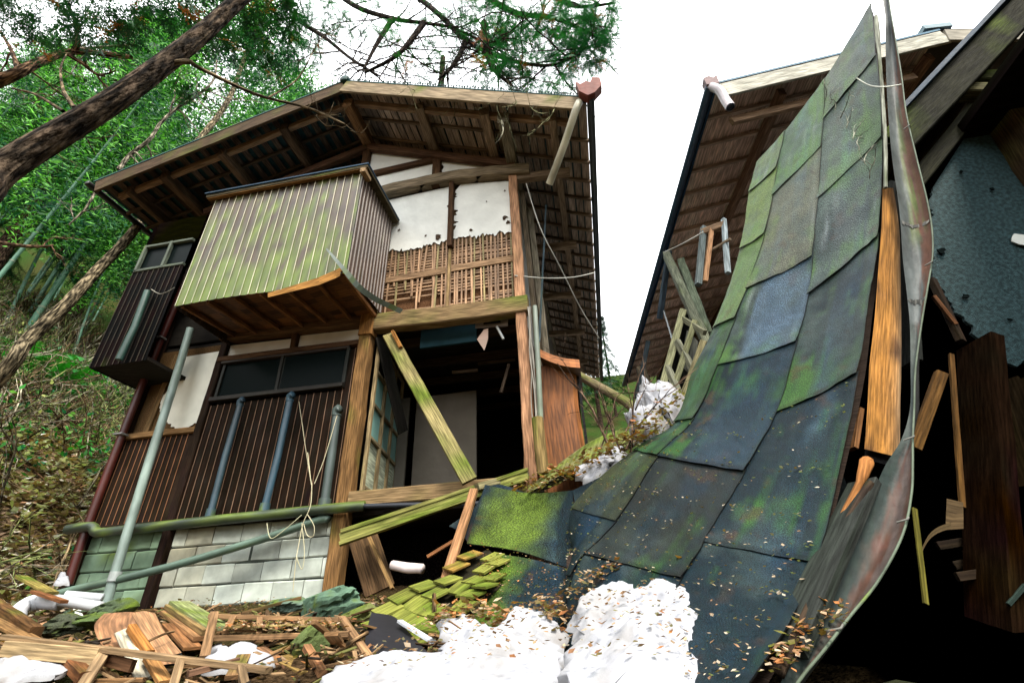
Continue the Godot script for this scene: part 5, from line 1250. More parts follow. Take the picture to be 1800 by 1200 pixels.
	# stones
	for e in [[V(-2.58, 1.64, -4.60), V(0.33, 0.16, 0.22), Color(0.11, 0.19, 0.13), 0.4, "green-grey boulder at the foot of the corner of the block wall"], [V(-4.62, 1.69, -4.30), V(0.22, 0.1, 0.16), Color(0.08, 0.11, 0.06), 0.5, "dark mossy flat stone at the foot of the tall pipe"], [V(-4.35, 1.59, -3.90), V(0.24, 0.07, 0.16), Color(0.1, 0.15, 0.05), 0.6, "bright mossy stone left of the curved plywood"], [V(-2.01, 1.39, -3.40), V(0.13, 0.1, 0.11), Color(0.09, 0.12, 0.04), 0.55, "small mossy stone under the fallen window frame"], [V(-3.16, 1.67, -4.80), V(0.2, 0.08, 0.15), Color(0.13, 0.19, 0.15), 0.4, "low teal-grey stone beside the boulder at the wall foot"], [V(-2.07, 1.52, -4.30), V(0.2, 0.12, 0.16), Color(0.14, 0.16, 0.05), 0.6, "mossy stone between boulder and shingles"], [V(-4.51, 1.57, -3.80), V(0.2, 0.1, 0.14), Color(0.07, 0.08, 0.05), 0.4, "dark stone under the bent white pipe"]]:
		centred("stone", lump(MB.new(), e[0], e[1], e[2], e[3], 0.35, e[0].x), M.stone, e[4], "stone")
	# black bent sheet with a white rim
	f = thing("black_sheet", "bent black plastic sheet with white edge in front of the mossy shingles", "sheet", V(-1.42, 1.34, -3.40) - V(0, 0.1, 0))
	g = [[V(-1.75, 1.55, -3.75), V(-1.56, 1.52, -3.70), V(-1.45, 1.47, -3.60)], [V(-1.68, 1.43, -3.55), V(-1.48, 1.40, -3.45), V(-1.35, 1.42, -3.50)], [V(-1.59, 1.32, -3.35), V(-1.35, 1.30, -3.25), V(-1.12, 1.31, -3.25)]]
	obj("sheet", patch(MB.new(), g, 8, 8, func(_p, _w, _u): return Color(0.012, 0.015, 0.018), 0.01), M.siding, f)
	obj("white_edge", beam(MB.new(), V(-1.44, 1.48, -3.55), V(-1.11, 1.37, -3.30), 0.04, 0.018, Color(0.62, 0.66, 0.72)), M.pipe, f)
	for e in [[V(-1.32, 1.65, -3.90), V(-1.26, 1.50, -3.75), V(-1.17, 1.31, -3.50), 0.016, "upright bare stick standing before the snow and the shingles"], [V(-1.77, 1.27, -3.10), V(-1.70, 1.34, -3.20), V(-1.60, 1.43, -3.40), 0.014, "bare stick lying slantwise on the fallen window frame"], [V(-1.32, 1.37, -3.40), V(-1.29, 1.31, -3.30), V(-1.25, 1.27, -3.20), 0.01, "thin upright twig beside the black sheet"], [V(-1.20, 1.39, -3.50), V(-1.17, 1.33, -3.40), V(-1.15, 1.26, -3.30), 0.009, "thin leaning twig beside the upright stick"], [V(-2.98, 1.49, -3.30), V(-3.00, 1.48, -3.25), V(-3.07, 1.44, -3.20), 0.008, "thin dark rod on the curved plywood"]]:
		centred("stick", tube(MB.new(), smooth([e[0], e[1], e[2]], 3), [e[3]], 6, Color(0.32, 0.2, 0.1)), M.bark, e[4], "stick")

func snow() -> void:
	var w := Color(0.35, 0.36, 0.39)
	for e in [
		["added snow sheet bouncing light up to the eaves in the passage between the two houses", [V(0.3, 1.95, -7.2), V(2.6, 1.95, -7.0), V(3.4, 2.1, -10.0), V(3.0, 2.3, -15.0), V(1.5, 2.4, -19.0), V(-0.5, 2.3, -15.0), V(-0.6, 2.1, -10.0)], 0.12, V(0, 1, 0)],  # added and mostly hidden: a bounce surface for the dark eaves
		["large snow slab resting on the foot of the fallen felt roof", [V(-0.23, 1.43, -3.00), V(-0.19, 1.52, -3.15), V(-0.05, 1.61, -3.30), V(0.15, 1.63, -3.30), V(0.34, 1.70, -3.40), V(0.47, 1.75, -3.40), V(0.51, 1.68, -3.25), V(0.44, 1.59, -3.10), V(0.47, 1.53, -2.90), V(0.43, 1.41, -2.70), V(0.38, 1.28, -2.40), V(0.29, 1.20, -2.20), V(0.00, 1.17, -2.10), V(-0.23, 1.18, -2.30), V(-0.24, 1.32, -2.70)], 0.09, V(-0.15, 0.8, 0.5)],
		["lumpy snow heap with dead leaves left of the large slab", [V(-1.04, 1.31, -3.20), V(-1.17, 1.43, -3.55), V(-1.08, 1.49, -3.65), V(-0.95, 1.47, -3.60), V(-0.81, 1.38, -3.40), V(-0.70, 1.40, -3.40), V(-0.58, 1.50, -3.55), V(-0.47, 1.47, -3.50), V(-0.33, 1.45, -3.40), V(-0.30, 1.35, -3.10), V(-0.23, 1.25, -2.70), V(-0.30, 1.18, -2.30), V(-0.67, 1.17, -2.30), V(-1.02, 1.22, -2.70)], 0.085, V(-0.1, 0.9, 0.35)],
		["low snow field across the bottom of the picture", [V(-1.57, 1.24, -2.80), V(-1.55, 1.28, -3.00), V(-1.44, 1.30, -3.05), V(-1.25, 1.32, -3.10), V(-0.95, 1.32, -3.00), V(-0.64, 1.29, -2.80), V(-0.32, 1.25, -2.50), V(-0.40, 1.18, -2.10), V(-1.06, 1.17, -2.10)], 0.06, V(0, 1, 0.15)],
		["peaked snow heap on the fold between the two houses", [V(0.48, 3.11, -5.20), V(0.65, 3.45, -5.50), V(0.75, 3.78, -5.70), V(0.91, 3.89, -5.75), V(0.94, 3.72, -5.60), V(1.06, 3.64, -5.40), V(1.13, 3.51, -5.20), V(0.96, 3.23, -5.00), V(0.80, 3.11, -4.90), V(0.59, 2.91, -4.85)], 0.3, V(-0.35, 0.75, 0.35)],
		["flat snow strip lying in the leaves below the peaked heap", [V(-0.19, 2.71, -5.00), V(-0.03, 2.87, -5.15), V(0.20, 2.99, -5.20), V(0.36, 2.99, -5.10), V(0.34, 2.83, -4.90), V(0.16, 2.73, -4.85), V(-0.05, 2.63, -4.80)], 0.09, V(-0.1, 0.9, 0.3)],
		["thin snow patch at the lower left under the long frame", [V(-3.86, 1.38, -2.90), V(-3.79, 1.41, -3.00), V(-3.38, 1.36, -2.90), V(-3.19, 1.32, -2.80), V(-3.26, 1.30, -2.70), V(-3.54, 1.31, -2.70)], 0.05, V(0, 1, 0.1)],
		["snow patch under the right end of the long frame", [V(-2.52, 1.33, -3.10), V(-2.53, 1.38, -3.30), V(-2.32, 1.36, -3.30), V(-2.06, 1.32, -3.10), V(-2.09, 1.30, -2.95), V(-2.31, 1.30, -2.95)], 0.06, V(0, 1, 0.1)],
		["small snow patch inside the fallen window frame", [V(-2.75, 1.37, -3.40), V(-2.77, 1.41, -3.50), V(-2.61, 1.39, -3.40), V(-2.56, 1.34, -3.30)], 0.04, V(0, 1, 0.1)],
		["small snow lump behind the white pipe at left", [V(-7.01, 2.10, -5.60), V(-7.24, 2.22, -5.80), V(-7.11, 2.19, -5.80), V(-6.80, 2.08, -5.60)], 0.06, V(0, 1, 0.1)]]:
		centred("snow_patch", mound(MB.new(), e[1], e[2], e[3], w if not "passage" in e[0] else Color(0.85, 0.86, 0.88), 0.55, 0.05), M.snow, e[0], "snow")  # the added passage sheet is paler than the other snow, to bounce more light

func leaves() -> void:
	var browns := [Color(0.32, 0.17, 0.08), Color(0.4, 0.26, 0.15), Color(0.2, 0.09, 0.04), Color(0.5, 0.38, 0.26), Color(0.42, 0.16, 0.05)]
	var pale := [Color(0.62, 0.5, 0.36), Color(0.36, 0.25, 0.16), Color(0.75, 0.66, 0.54), Color(0.12, 0.07, 0.04), Color(0.42, 0.23, 0.12), Color(0.85, 0.83, 0.8), Color(0.2, 0.12, 0.07)]
	litter("leaf_litter", "pale dead leaves covering the steep bank left of the house", 26000, func():
		var x := r(-13.5, -7.3) if rng.randf() < 0.7 else r(-17, -6.4); var z := r(-10.5, -4.0) if rng.randf() < 0.7 else r(-12, -2.2)
		return V(x, ground_y(x, z), z), 0.14, pale, 0.07)
	litter("leaf_litter", "dead leaves and chips scattered through the rubble before the house", 2600, func():
		var x := r(-6.4, -0.3); var z := r(-5.8, -2.3)
		return V(x, ground_y(x, z), z), 0.05, browns, 0.05)
	litter("fallen_needles", "fallen needles and bits scattered over the dark felt roof", 1300, func():
		var w := 9.3 - 4.2 * pow(rng.randf(), 1.5)
		return fall(r(0.05, 2.95), w + 0.25 * nz.get_noise_1d(w * 4.0), 0.05), 0.021, [Color(0.36, 0.27, 0.18), Color(0.3, 0.16, 0.08), Color(0.5, 0.42, 0.32)], 0.0)
	var wing := [V(-1.26, 2.12, -4.72), V(-0.23, 1.79, -4.22), V(-0.88, 1.46, -3.85), V(-0.25, 1.38, -3.60)]
	litter("fallen_needles", "needles and leaf bits heaped on the left wing of the felt roof", 420, func():
		var a := r(0, 1); var b := pow(rng.randf(), 0.8)
		return wing[0].lerp(wing[1], a).lerp(wing[2].lerp(wing[3], a), b) + V(0, 0.03, 0.04), 0.022, browns, 0.0)
	var band := [V(-0.74, 2.59, -5.15), V(-0.19, 2.69, -4.90), V(0.29, 2.84, -4.80), V(0.53, 2.95, -4.75), V(0.77, 3.11, -4.85), V(1.06, 3.49, -5.10)]
	litter("dead_leaves", "curled brown dead leaves gathered along the fold beside the snow", 520, func():
		var q := r(0, 4.99) if rng.randf() < 0.6 else r(0, 3.6); var i := int(q)
		return band[i].lerp(band[i + 1], q - i) + V(r(-0.16, 0.14), r(-0.02, 0.1), r(-0.08, 0.3)), 0.065, browns, 0.02)
	litter("dead_leaves", "brown leaves and twigs along the top of the large snow slab", 240, func():
		var a := [V(-0.24, 1.54, -3.25), V(-0.03, 1.66, -3.40), V(0.20, 1.70, -3.45), V(0.47, 1.79, -3.50), V(0.47, 1.56, -3.00)]
		var q := r(0, 3.99); var i := int(q)
		return a[i].lerp(a[i + 1], q - i) + V(r(-0.05, 0.05), r(0.0, 0.07), r(-0.05, 0.08)), 0.042, browns, 0.02)
	litter("dead_leaves", "dead leaves caught at the edge of the lumpy snow heap", 300, func():
		var a := [V(-1.18, 1.45, -3.60), V(-0.97, 1.50, -3.70), V(-0.72, 1.42, -3.50), V(-0.43, 1.50, -3.60), V(-0.30, 1.39, -3.30)]
		var q := r(0, 3.99); var i := int(q)
		return a[i].lerp(a[i + 1], q - i) + V(r(-0.1, 0.1), r(-0.02, 0.09), r(-0.1, 0.12)), 0.06, browns, 0.02)
	litter("dead_leaves", "dead leaves lying in the lower end of the torn gutter", 170, func():
		var a := [V(0.98, 1.44, -2.50), V(0.85, 1.38, -2.40), V(0.69, 1.32, -2.28), V(0.54, 1.25, -2.15)]
		var q := r(0.3, 2.99); var i := int(q)
		return a[i].lerp(a[i + 1], q - i) + V(r(-0.06, 0.06), r(0.0, 0.06), r(-0.05, 0.05)), 0.034, browns, 0.02)
	litter("dead_leaves", "few dead leaves and seeds lying on the snow in front", 430, func():
		var a := r(0, 1); var b := r(0, 1)
		return V(-1.12, 1.36, -3.30).lerp(V(0.41, 1.51, -2.95), a).lerp(V(-1.28, 1.22, -2.50).lerp(V(0.30, 1.24, -2.30), a), b) + V(0, 0.13 - 0.05 * b, 0.05), 0.03, browns, 0.02)
	litter("dead_leaves", "leaf crumbs resting on the fallen window frame", 260, func():
		return V(-2.72, 1.47, -3.50).lerp(V(-1.84, 1.45, -3.50), r(0, 1)) + V(0, r(0.0, 0.05), r(-0.05, 0.12)), 0.035, browns, 0.01)

# ---------------------------------------------------------------- wires, bare twigs
func wires() -> void:
	var gw := Color(0.45, 0.45, 0.4)
	for e in [["twisted_wire", [V(-0.52, 8.14, -5.80), V(-0.36, 7.22, -6.00), V(-0.11, 6.78, -6.60), V(0.16, 6.54, -7.60), V(0.48, 6.38, -8.60)], 0.01, gw, "twisted pale wire hanging from the house corner to the eave gutter"], ["slack_wire", [V(-0.84, 6.19, -5.90), V(-0.36, 6.28, -6.20), V(0.11, 6.52, -6.60), V(0.50, 6.86, -7.00)], 0.01, gw, "slack wire running level from the corner post to the eave"], ["slack_wire", [V(1.93, 7.49, -7.50), V(2.09, 7.06, -6.80), V(2.34, 6.91, -6.40)], 0.013, gw, "grey wire between the right eave and the hanging brackets"], ["loose_wire", [V(3.22, 6.15, -3.45), V(3.24, 5.93, -3.40), V(3.27, 5.74, -3.30), V(3.34, 5.67, -3.25)], 0.006, Color(0.6, 0.62, 0.55), "thin pale wire looped over the top of the torn gutter"],
		["cord", [V(-3.85, 3.54, -5.75), V(-3.72, 3.17, -5.72), V(-3.68, 3.06, -5.72), V(-3.64, 2.80, -5.70), V(-3.70, 2.60, -5.70), V(-3.71, 2.36, -5.70), V(-3.71, 2.17, -5.70), V(-3.68, 1.83, -5.70)], 0.0055, Color(0.5, 0.46, 0.3), "long knotted pale cord hanging down before the block wall"], ["cord", [V(-3.65, 3.09, -5.72), V(-3.62, 3.24, -5.74), V(-3.58, 3.48, -5.76), V(-3.51, 4.06, -5.78)], 0.0055, Color(0.42, 0.38, 0.25), "pale cord tied to the right vent pipe top"], ["cord", [V(-4.18, 4.36, -5.80), V(-4.04, 4.02, -5.76), V(-3.88, 3.58, -5.74), V(-3.69, 3.08, -5.72)], 0.0055, Color(0.3, 0.27, 0.18), "thin cord hanging from the middle vent pipe top"], ["cord", [V(-3.66, 2.70, -5.70), V(-3.53, 2.55, -5.68), V(-3.52, 2.43, -5.68), V(-3.61, 2.45, -5.69), V(-3.69, 2.59, -5.70)], 0.0055, Color(0.45, 0.42, 0.28), "looped cord end below the mossy waste pipe"], ["cord", [V(-3.72, 2.60, -5.70), V(-3.61, 2.26, -5.69), V(-3.60, 2.07, -5.69), V(-3.66, 2.13, -5.69), V(-3.71, 2.21, -5.70)], 0.0055, Color(0.42, 0.4, 0.26), "long cord loop hanging over the white blocks"], ["cord", [V(-4.23, 2.64, -5.72), V(-4.12, 2.45, -5.70), V(-3.98, 2.51, -5.70), V(-3.74, 2.70, -5.70)], 0.0055, Color(0.4, 0.4, 0.26), "thin cord sagging left of the knotted cord"]]:
		centred(e[0], tube(MB.new(), smooth(e[1], 5), [e[2]], 5, e[3]), M.plain, e[4], "wire" if "wire" in e[0] else "cord")
	var pole := tube(MB.new(), [V(-0.08, 5.15, -7.60), V(0.32, 4.49, -6.90), V(0.59, 4.04, -6.40), V(0.72, 3.68, -6.00)], [0.075, 0.075, 0.07, 0.07], 9, Color(0.22, 0.17, 0.1), 0.45)
	centred("fallen_pole", pole, M.wood, "mossy round pole fallen between the two houses", "pole")
	# bramble growing out of the fold
	var m := MB.new()
	for e in [[V(0.39, 2.80, -4.70), V(0.44, 3.96, -5.00), 0.012], [V(0.30, 2.90, -4.80), V(0.15, 3.56, -5.00), 0.012], [V(0.21, 2.85, -4.80), V(-0.00, 4.06, -5.40), 0.016], [V(0.36, 2.89, -4.80), V(0.84, 3.57, -4.90), 0.01], [V(0.27, 3.05, -4.90), V(0.29, 3.61, -5.00), 0.009], [V(0.11, 2.97, -5.00), V(0.40, 3.47, -5.20), 0.009], [V(0.40, 3.13, -5.00), V(0.83, 4.06, -5.30), 0.01], [V(0.16, 3.16, -5.00), V(0.61, 3.62, -5.10), 0.008]]:
		fork(m, e[0], (e[1] - e[0]).normalized(), (e[1] - e[0]).length(), e[2], 2, Color(0.2, 0.13, 0.09), 0.22)
	centred("bare_shrub", m, M.bark, "bare thorny shrub growing beside the peaked snow", "shrub")
	m = MB.new()
	fork(m, V(0.58, 2.59, -4.20), V(-0.15, -1, 0.2), 0.5, 0.008, 1, Color(0.3, 0.26, 0.17), 0.25)
	fork(m, V(0.41, 2.53, -4.30), V(-0.1, -1, 0.3), 0.45, 0.01, 1, Color(0.35, 0.33, 0.22), 0.2)
	centred("withered_vine", m, M.bark, "thin dead stem drooping over the felt below the leaves", "vine")
	var hb := V(-1.01, 9.49, -4.85)
	var ht := thing("hanging_twigs", "thin dead twigs hanging from the right verge of the roof", "twigs", hb)
	for e in [V(-2.35, 10.29, -4.90), V(-1.61, 9.89, -4.90), V(-1.06, 9.51, -4.85), V(-0.76, 9.29, -4.85), V(-0.51, 9.15, -4.85), V(-0.18, 8.86, -4.80), V(0.14, 8.64, -4.80)]:
		m = MB.new()
		fork(m, e, V(r(-0.5, 0.7), -1, r(0.0, 0.6)).normalized(), r(0.7, 1.3), 0.009, 2, Color(0.3, 0.3, 0.16), 0.3)
		obj("twig", m, M.bark, ht)
	m = tube(MB.new(), smooth([V(-0.77, 8.73, -4.90), V(-0.75, 8.48, -4.90), V(-0.82, 8.29, -4.92), V(-0.90, 8.24, -4.95)], 3), [0.015, 0.02, 0.02, 0.01], 6, Color(0.5, 0.48, 0.36))
	centred("bark_strip", m, M.bark, "pale curved strip dangling beside the top of the corner beam", "strip")
	m = MB.new()
	for k in 9:
		var a := fall(2.1 + 0.09 * k, 0.8 + 0.2 * k, 0.06)
		fork(m, a, (fall(2.3 + 0.07 * k, 0.6 + 0.2 * k, 0.1) - a).normalized(), 0.3, 0.006, 1, Color(0.5, 0.5, 0.4), 0.4)
	centred("dry_tendrils", m, M.bark, "dry pale tendrils clinging to the upper felt sheets", "tendrils")

# ---------------------------------------------------------------- trees and the wooded bank
func limb(m: MB, pts: Array, r0: float, r1: float, col: Color) -> Array:
	var s := smooth(pts, 5)
	var rad := []
	for i in s.size():
		rad.append(lerpf(r0, r1, float(i) / s.size()))
	tube(m, s, rad, 10 if r0 > 0.1 else 6, col, 0.0, false)
	return s

func needles(parent: Node, spots: Array, mesh: Mesh, dark: float, heavy := 1.0) -> void:
	var xf := []; var cols := []
	for e in spots:
		var c: Vector3 = e[0]
		for k in int(e[2] * heavy):
			var o: Vector3 = V(rng.randfn() * 0.45, rng.randfn() * 0.3, rng.randfn() * 0.45) * e[1]
			var d := V(r(-1, 1), r(-1.0, 0.15), r(-1, 1)).normalized()
			var b := Basis.looking_at(-d, V(r(-0.3, 0.3), 1, r(-0.3, 0.3))).scaled(Vector3.ONE * r(0.7, 1.4))
			xf.append(Transform3D(b, c + o))
			cols.append(Color(0.012, 0.085, 0.05).lerp(Color(0.03, 0.15, 0.05), rng.randf()) * dark * r(0.6, 1.3) if rng.randf() > 0.03 else Color(0.4, 0.12, 0.04))
	stuff("needles", mesh, M.leaf, xf, cols, parent)

func trees() -> void:
	var bk := Color(0.105, 0.076, 0.052)
	var spray := spray_mesh(0.34, 0.075)
	# the big leaning conifer at the left
	var t := thing("leaning_conifer", "thick brown conifer trunk leaning across the upper left corner", "tree", V(-4.9, 0.9, -1.1))
	var m := MB.new()
	limb(m, [V(-4.9, 0.8, -1.05), V(-3.33, 3.24, -1.25), V(-3.31, 3.95, -1.35), V(-3.12, 4.34, -1.40), V(-2.90, 4.76, -1.45), V(-2.69, 5.60, -1.55), V(-2.53, 6.40, -1.62), V(-2.16, 7.90, -1.75)], 0.098, 0.052, bk)
	obj("trunk", m, M.bark, t)
	for e in [[[V(-2.80, 5.18, -1.50), V(-2.64, 5.24, -1.55), V(-2.59, 5.23, -1.60), V(-2.33, 5.27, -1.90), V(-1.99, 5.28, -2.10), V(-1.67, 5.10, -2.20)], 0.022], [[V(-1.99, 5.28, -2.10), V(-1.93, 5.21, -2.15), V(-1.85, 5.13, -2.20)], 0.008], [[V(-2.26, 5.28, -1.95), V(-2.09, 5.56, -2.00), V(-2.01, 5.98, -2.00), V(-1.95, 6.24, -2.00)], 0.008], [[V(-3.21, 4.65, -1.42), V(-3.64, 5.12, -1.50), V(-4.13, 5.78, -1.60), V(-4.46, 6.31, -1.70)], 0.016], [[V(-3.30, 4.64, -1.42), V(-3.94, 5.18, -1.50), V(-4.40, 5.49, -1.55)], 0.014], [[V(-3.23, 4.04, -1.38), V(-3.34, 4.36, -1.50), V(-3.10, 4.41, -1.50)], 0.006]]:
		m = MB.new(); limb(m, e[0], e[1], e[1] * 0.3, Color(0.2, 0.15, 0.09) * 1.1)
		for k in 4:
			fork(m, e[0][-1 - (k % 2)], V(r(-0.2, 1), r(-0.7, 0.5), r(-0.3, 0.3)).normalized(), 0.22, 0.004, 1, Color(0.22, 0.17, 0.1))
		obj("branch", m, M.bark, t)
	needles(t, [[V(-8.10, 10.22, -2.40), 0.5, 90], [V(-7.11, 9.96, -2.40), 0.5, 110], [V(-5.95, 9.19, -2.40), 0.5, 110], [V(-5.09, 9.14, -2.40), 0.5, 110], [V(-7.93, 9.85, -2.60), 0.4, 60], [V(-6.84, 9.58, -2.60), 0.4, 70], [V(-5.75, 9.12, -2.60), 0.3, 50], [V(-3.83, 7.91, -2.20), 0.4, 90], [V(-3.25, 7.74, -2.30), 0.4, 80], [V(-3.43, 7.12, -2.20), 0.25, 40], [V(-3.03, 8.14, -2.40), 0.3, 60], [V(-3.01, 7.10, -2.40), 0.2, 30], [V(-3.91, 6.75, -2.40), 0.15, 12]], spray_mesh(0.2, 0.045), 0.75)
	# limbs of a taller conifer that reach over the roof
	t = thing("tall_conifer", "dark conifer limbs with green needle sprays reaching over the gable", "tree", V(-6.5, 1.9, -16.5))
	m = MB.new(); limb(m, [V(-6.5, 1.5, -16.5), V(-6.4, 9, -16.3), V(-6.2, 18, -16.0), V(-6.0, 32, -15.6)], 0.42, 0.14, bk); obj("trunk", m, M.bark, t)
	var lims := [[V(-10.52, 24.59, -7.50), V(-8.17, 19.76, -7.00), V(-6.40, 16.97, -6.60), V(-5.08, 14.87, -6.40), V(-4.09, 13.57, -6.30)], [V(-7.81, 22.53, -7.00), V(-5.70, 18.64, -6.60), V(-4.08, 16.67, -6.40), V(-3.04, 15.77, -6.30), V(-2.09, 14.88, -6.20), V(-1.05, 13.51, -6.20)], [V(-4.34, 19.92, -6.80), V(-2.91, 16.93, -6.50), V(-1.81, 14.40, -6.30), V(-0.92, 13.09, -6.20), V(0.13, 12.34, -6.20), V(0.93, 12.51, -6.20)], [V(-1.91, 18.27, -6.60), V(-0.57, 15.53, -6.40), V(0.44, 14.58, -6.30), V(1.28, 13.23, -6.20), V(1.54, 12.63, -6.20)], [V(-3.04, 15.77, -6.30), V(-3.62, 14.24, -6.20), V(-4.50, 13.70, -6.20)], [V(-1.81, 14.40, -6.30), V(-2.06, 13.26, -6.20), V(-2.47, 12.69, -6.20)], [V(0.43, 16.79, -6.60), V(1.07, 15.10, -6.40), V(1.99, 14.39, -6.20)], [V(-4.08, 16.67, -6.40), V(-4.39, 15.14, -6.30), V(-4.53, 13.91, -6.20)], [V(-1.34, 15.06, -6.30), V(-1.20, 12.95, -6.20), V(-0.68, 11.68, -6.10)]]
	for e in lims:
		m = MB.new()
		var s := limb(m, e, 0.09, 0.02, Color(0.06, 0.045, 0.035))
		for k in 12:
			var i := 2 + rng.randi() % (s.size() - 3)
			fork(m, s[i], V(r(-0.8, 1), r(-1, 0.5), r(-0.6, 0.6)).normalized(), r(0.8, 2.0), 0.022, 2, Color(0.06, 0.045, 0.035), 0.25)
		obj("limb", m, M.bark, t)
	var sp := []
	for e in [[V(-0.89, 15.51, -6.40), 1.0, 46], [V(-1.35, 14.49, -6.30), 0.8, 26], [V(-0.40, 14.10, -6.30), 0.8, 30], [V(0.33, 14.21, -6.30), 0.9, 40], [V(0.87, 14.54, -6.30), 0.8, 34], [V(1.20, 13.13, -6.20), 0.7, 34], [V(1.33, 12.59, -6.20), 0.4, 14], [V(0.50, 12.79, -6.20), 0.7, 22], [V(0.46, 11.60, -6.10), 0.5, 12], [V(-1.04, 13.77, -6.20), 0.5, 20], [V(-0.66, 12.34, -6.10), 0.6, 18], [V(-1.12, 12.39, -6.10), 0.5, 14], [V(0.05, 11.06, -6.00), 0.5, 14], [V(-1.68, 16.17, -6.40), 0.8, 26], [V(-2.50, 16.06, -6.40), 0.7, 14], [V(-2.50, 13.43, -6.20), 0.5, 10], [V(-3.27, 13.71, -6.20), 0.4, 8], [V(-3.76, 15.47, -6.30), 0.6, 12], [V(-5.06, 17.04, -6.50), 0.7, 12], [V(-6.26, 18.45, -6.60), 0.9, 24], [V(-7.30, 18.39, -6.70), 0.9, 36], [V(-7.64, 17.16, -6.70), 0.8, 34], [V(-6.45, 16.20, -6.60), 0.6, 14], [V(1.97, 14.31, -6.20), 0.25, 8], [V(-0.12, 12.55, -6.20), 0.7, 16], [V(0.89, 13.38, -6.20), 0.7, 20], [V(-4.28, 17.93, -6.60), 0.8, 16], [V(-2.75, 14.77, -6.30), 0.5, 8], [V(-8.28, 16.32, -6.80), 0.8, 50], [V(-9.28, 18.70, -6.80), 1.0, 64], [V(-7.85, 18.83, -6.80), 0.9, 40], [V(1.34, 13.72, -6.20), 0.5, 14], [V(0.99, 12.49, -6.20), 0.5, 14]]:
		sp.append(e)
	needles(t, sp, spray_mesh(0.42, 0.09), 1.5, 1.7)
	# slender trunk on the bank
	t = thing("slender_tree", "slender pale smooth trunk slanting up the bank behind the roof corner", "tree", V(-9.6, 3.6, -5.0))
	m = MB.new(); limb(m, [V(-10.2, 3.4, -5.3), V(-8.64, 4.99, -4.90), V(-8.71, 5.61, -5.00), V(-8.66, 6.40, -5.20), V(-8.81, 7.48, -5.50), V(-8.98, 9.02, -5.90), V(-9.53, 12.42, -6.60), V(-9.81, 15.68, -7.20), V(-10.71, 19.48, -7.80), V(-12.22, 26.86, -8.80)], 0.115, 0.06, Color(0.36, 0.29, 0.18)); obj("trunk", m, M.bark, t)
	# pale dead branches in front of the green
	for e in [["pale crooked dead branch in front of the bamboo above the roof edge", [V(-9.86, 10.70, -5.60), V(-9.77, 11.19, -5.60), V(-9.43, 11.65, -5.60), V(-9.36, 12.28, -5.60), V(-9.10, 12.77, -5.60), V(-8.66, 13.15, -5.60), V(-8.37, 13.74, -5.60), V(-8.59, 14.75, -5.60)], 0.05, 9], ["pale dead branch high at the left between the trunks", [V(-12.83, 15.80, -5.00), V(-11.88, 15.54, -5.00), V(-10.81, 15.24, -5.00)], 0.045, 3], ["thin pale broken limb at the upper left edge", [V(-13.11, 16.14, -4.60), V(-12.67, 16.39, -4.60), V(-12.48, 16.81, -4.60)], 0.035, 2], ["brown limb crossing behind the big trunk at the left", [V(-10.28, 10.65, -3.40), V(-9.86, 10.83, -3.40), V(-9.76, 11.36, -3.50), V(-9.53, 12.00, -3.70), V(-8.43, 11.92, -4.00)], 0.11, 2], ["short forked limb at the left border", [V(-9.90, 10.90, -3.40), V(-10.61, 11.86, -3.40), V(-11.61, 13.04, -3.40)], 0.05, 2], ["hanging grey branch beside the roof gutter", [V(-10.92, 10.80, -6.00), V(-10.91, 10.13, -6.00), V(-11.13, 9.64, -6.00)], 0.035, 3], ["dark bent bough on the bank at the left border", [V(-14.09, 10.17, -6.50), V(-13.13, 9.84, -6.50), V(-12.37, 9.67, -6.50), V(-12.38, 9.81, -6.60)], 0.05, 3]]:
		m = MB.new()
		var pc := Color(0.42, 0.37, 0.28) if "pale" in e[0] or "grey" in e[0] else Color(0.2, 0.12, 0.07)
		var s := limb(m, e[1], e[2], e[2] * 0.4, pc)
		for k in e[3]:
			fork(m, s[1 + rng.randi() % (s.size() - 1)], V(r(-1, 1), r(-1, 0.8), r(-0.5, 0.5)).normalized(), r(0.5, 1.3), e[2] * 0.45, 2, pc, 0.35)
		centred("dead_branch", m, M.bark, e[0], "branch")
	# bamboo grove
	var leafc := cluster_mesh(14, 0.34, 0.2, 0.02, 0.35)
	var grove := "bamboo culms of the grove on the bank"
	var proto := thing("bamboo", "leaning green bamboo culm with feathery leaves in the grove on the bank", "bamboo", Vector3.ZERO, grove)
	m = MB.new()
	var bp := []
	for i in 14:
		var q := i / 13.0
		bp.append(V(2.2 * pow(q, 2.2), 13.0 * q - 1.2 * pow(q, 4.0), 0))
	for i in 13:
		tube(m, [bp[i], bp[i].lerp(bp[i + 1], 0.97)], [0.06 * (1 - i / 15.0), 0.058 * (1 - i / 15.0)], 7, Color(0.13, 0.3, 0.2), 0.0, false)
		tube(m, [bp[i].lerp(bp[i + 1], 0.96), bp[i + 1]], [0.068 * (1 - i / 15.0)], 7, Color(0.3, 0.38, 0.26), 0.0, false)
	obj("culm", m, M.pipe, proto)
	var xf := []; var cols := []
	for k in 900:
		var q := pow(rng.randf(), 0.75)
		q = 0.3 + 0.7 * q
		var i := mini(int(q * 13), 12)
		var c: Vector3 = bp[i].lerp(bp[i + 1], q * 13 - i)
		var rr := 1.7 * sin(PI * clampf((q - 0.22) / 0.8, 0, 1)) + 0.15
		var a := r(0, TAU); var d := sqrt(rng.randf()) * rr
		xf.append(Transform3D(Basis.from_euler(V(r(-0.4, 0.4), r(-PI, PI), r(-0.4, 0.4))).scaled(Vector3.ONE * r(0.7, 1.3)), c + V(cos(a) * d, -0.35 * d + r(-0.2, 0.3), sin(a) * d)))
		var lit := smoothstep(-0.25, 0.35, nz.get_noise_3dv(xf[-1].origin * 0.55) + 0.25 * rng.randfn() * 0.5)
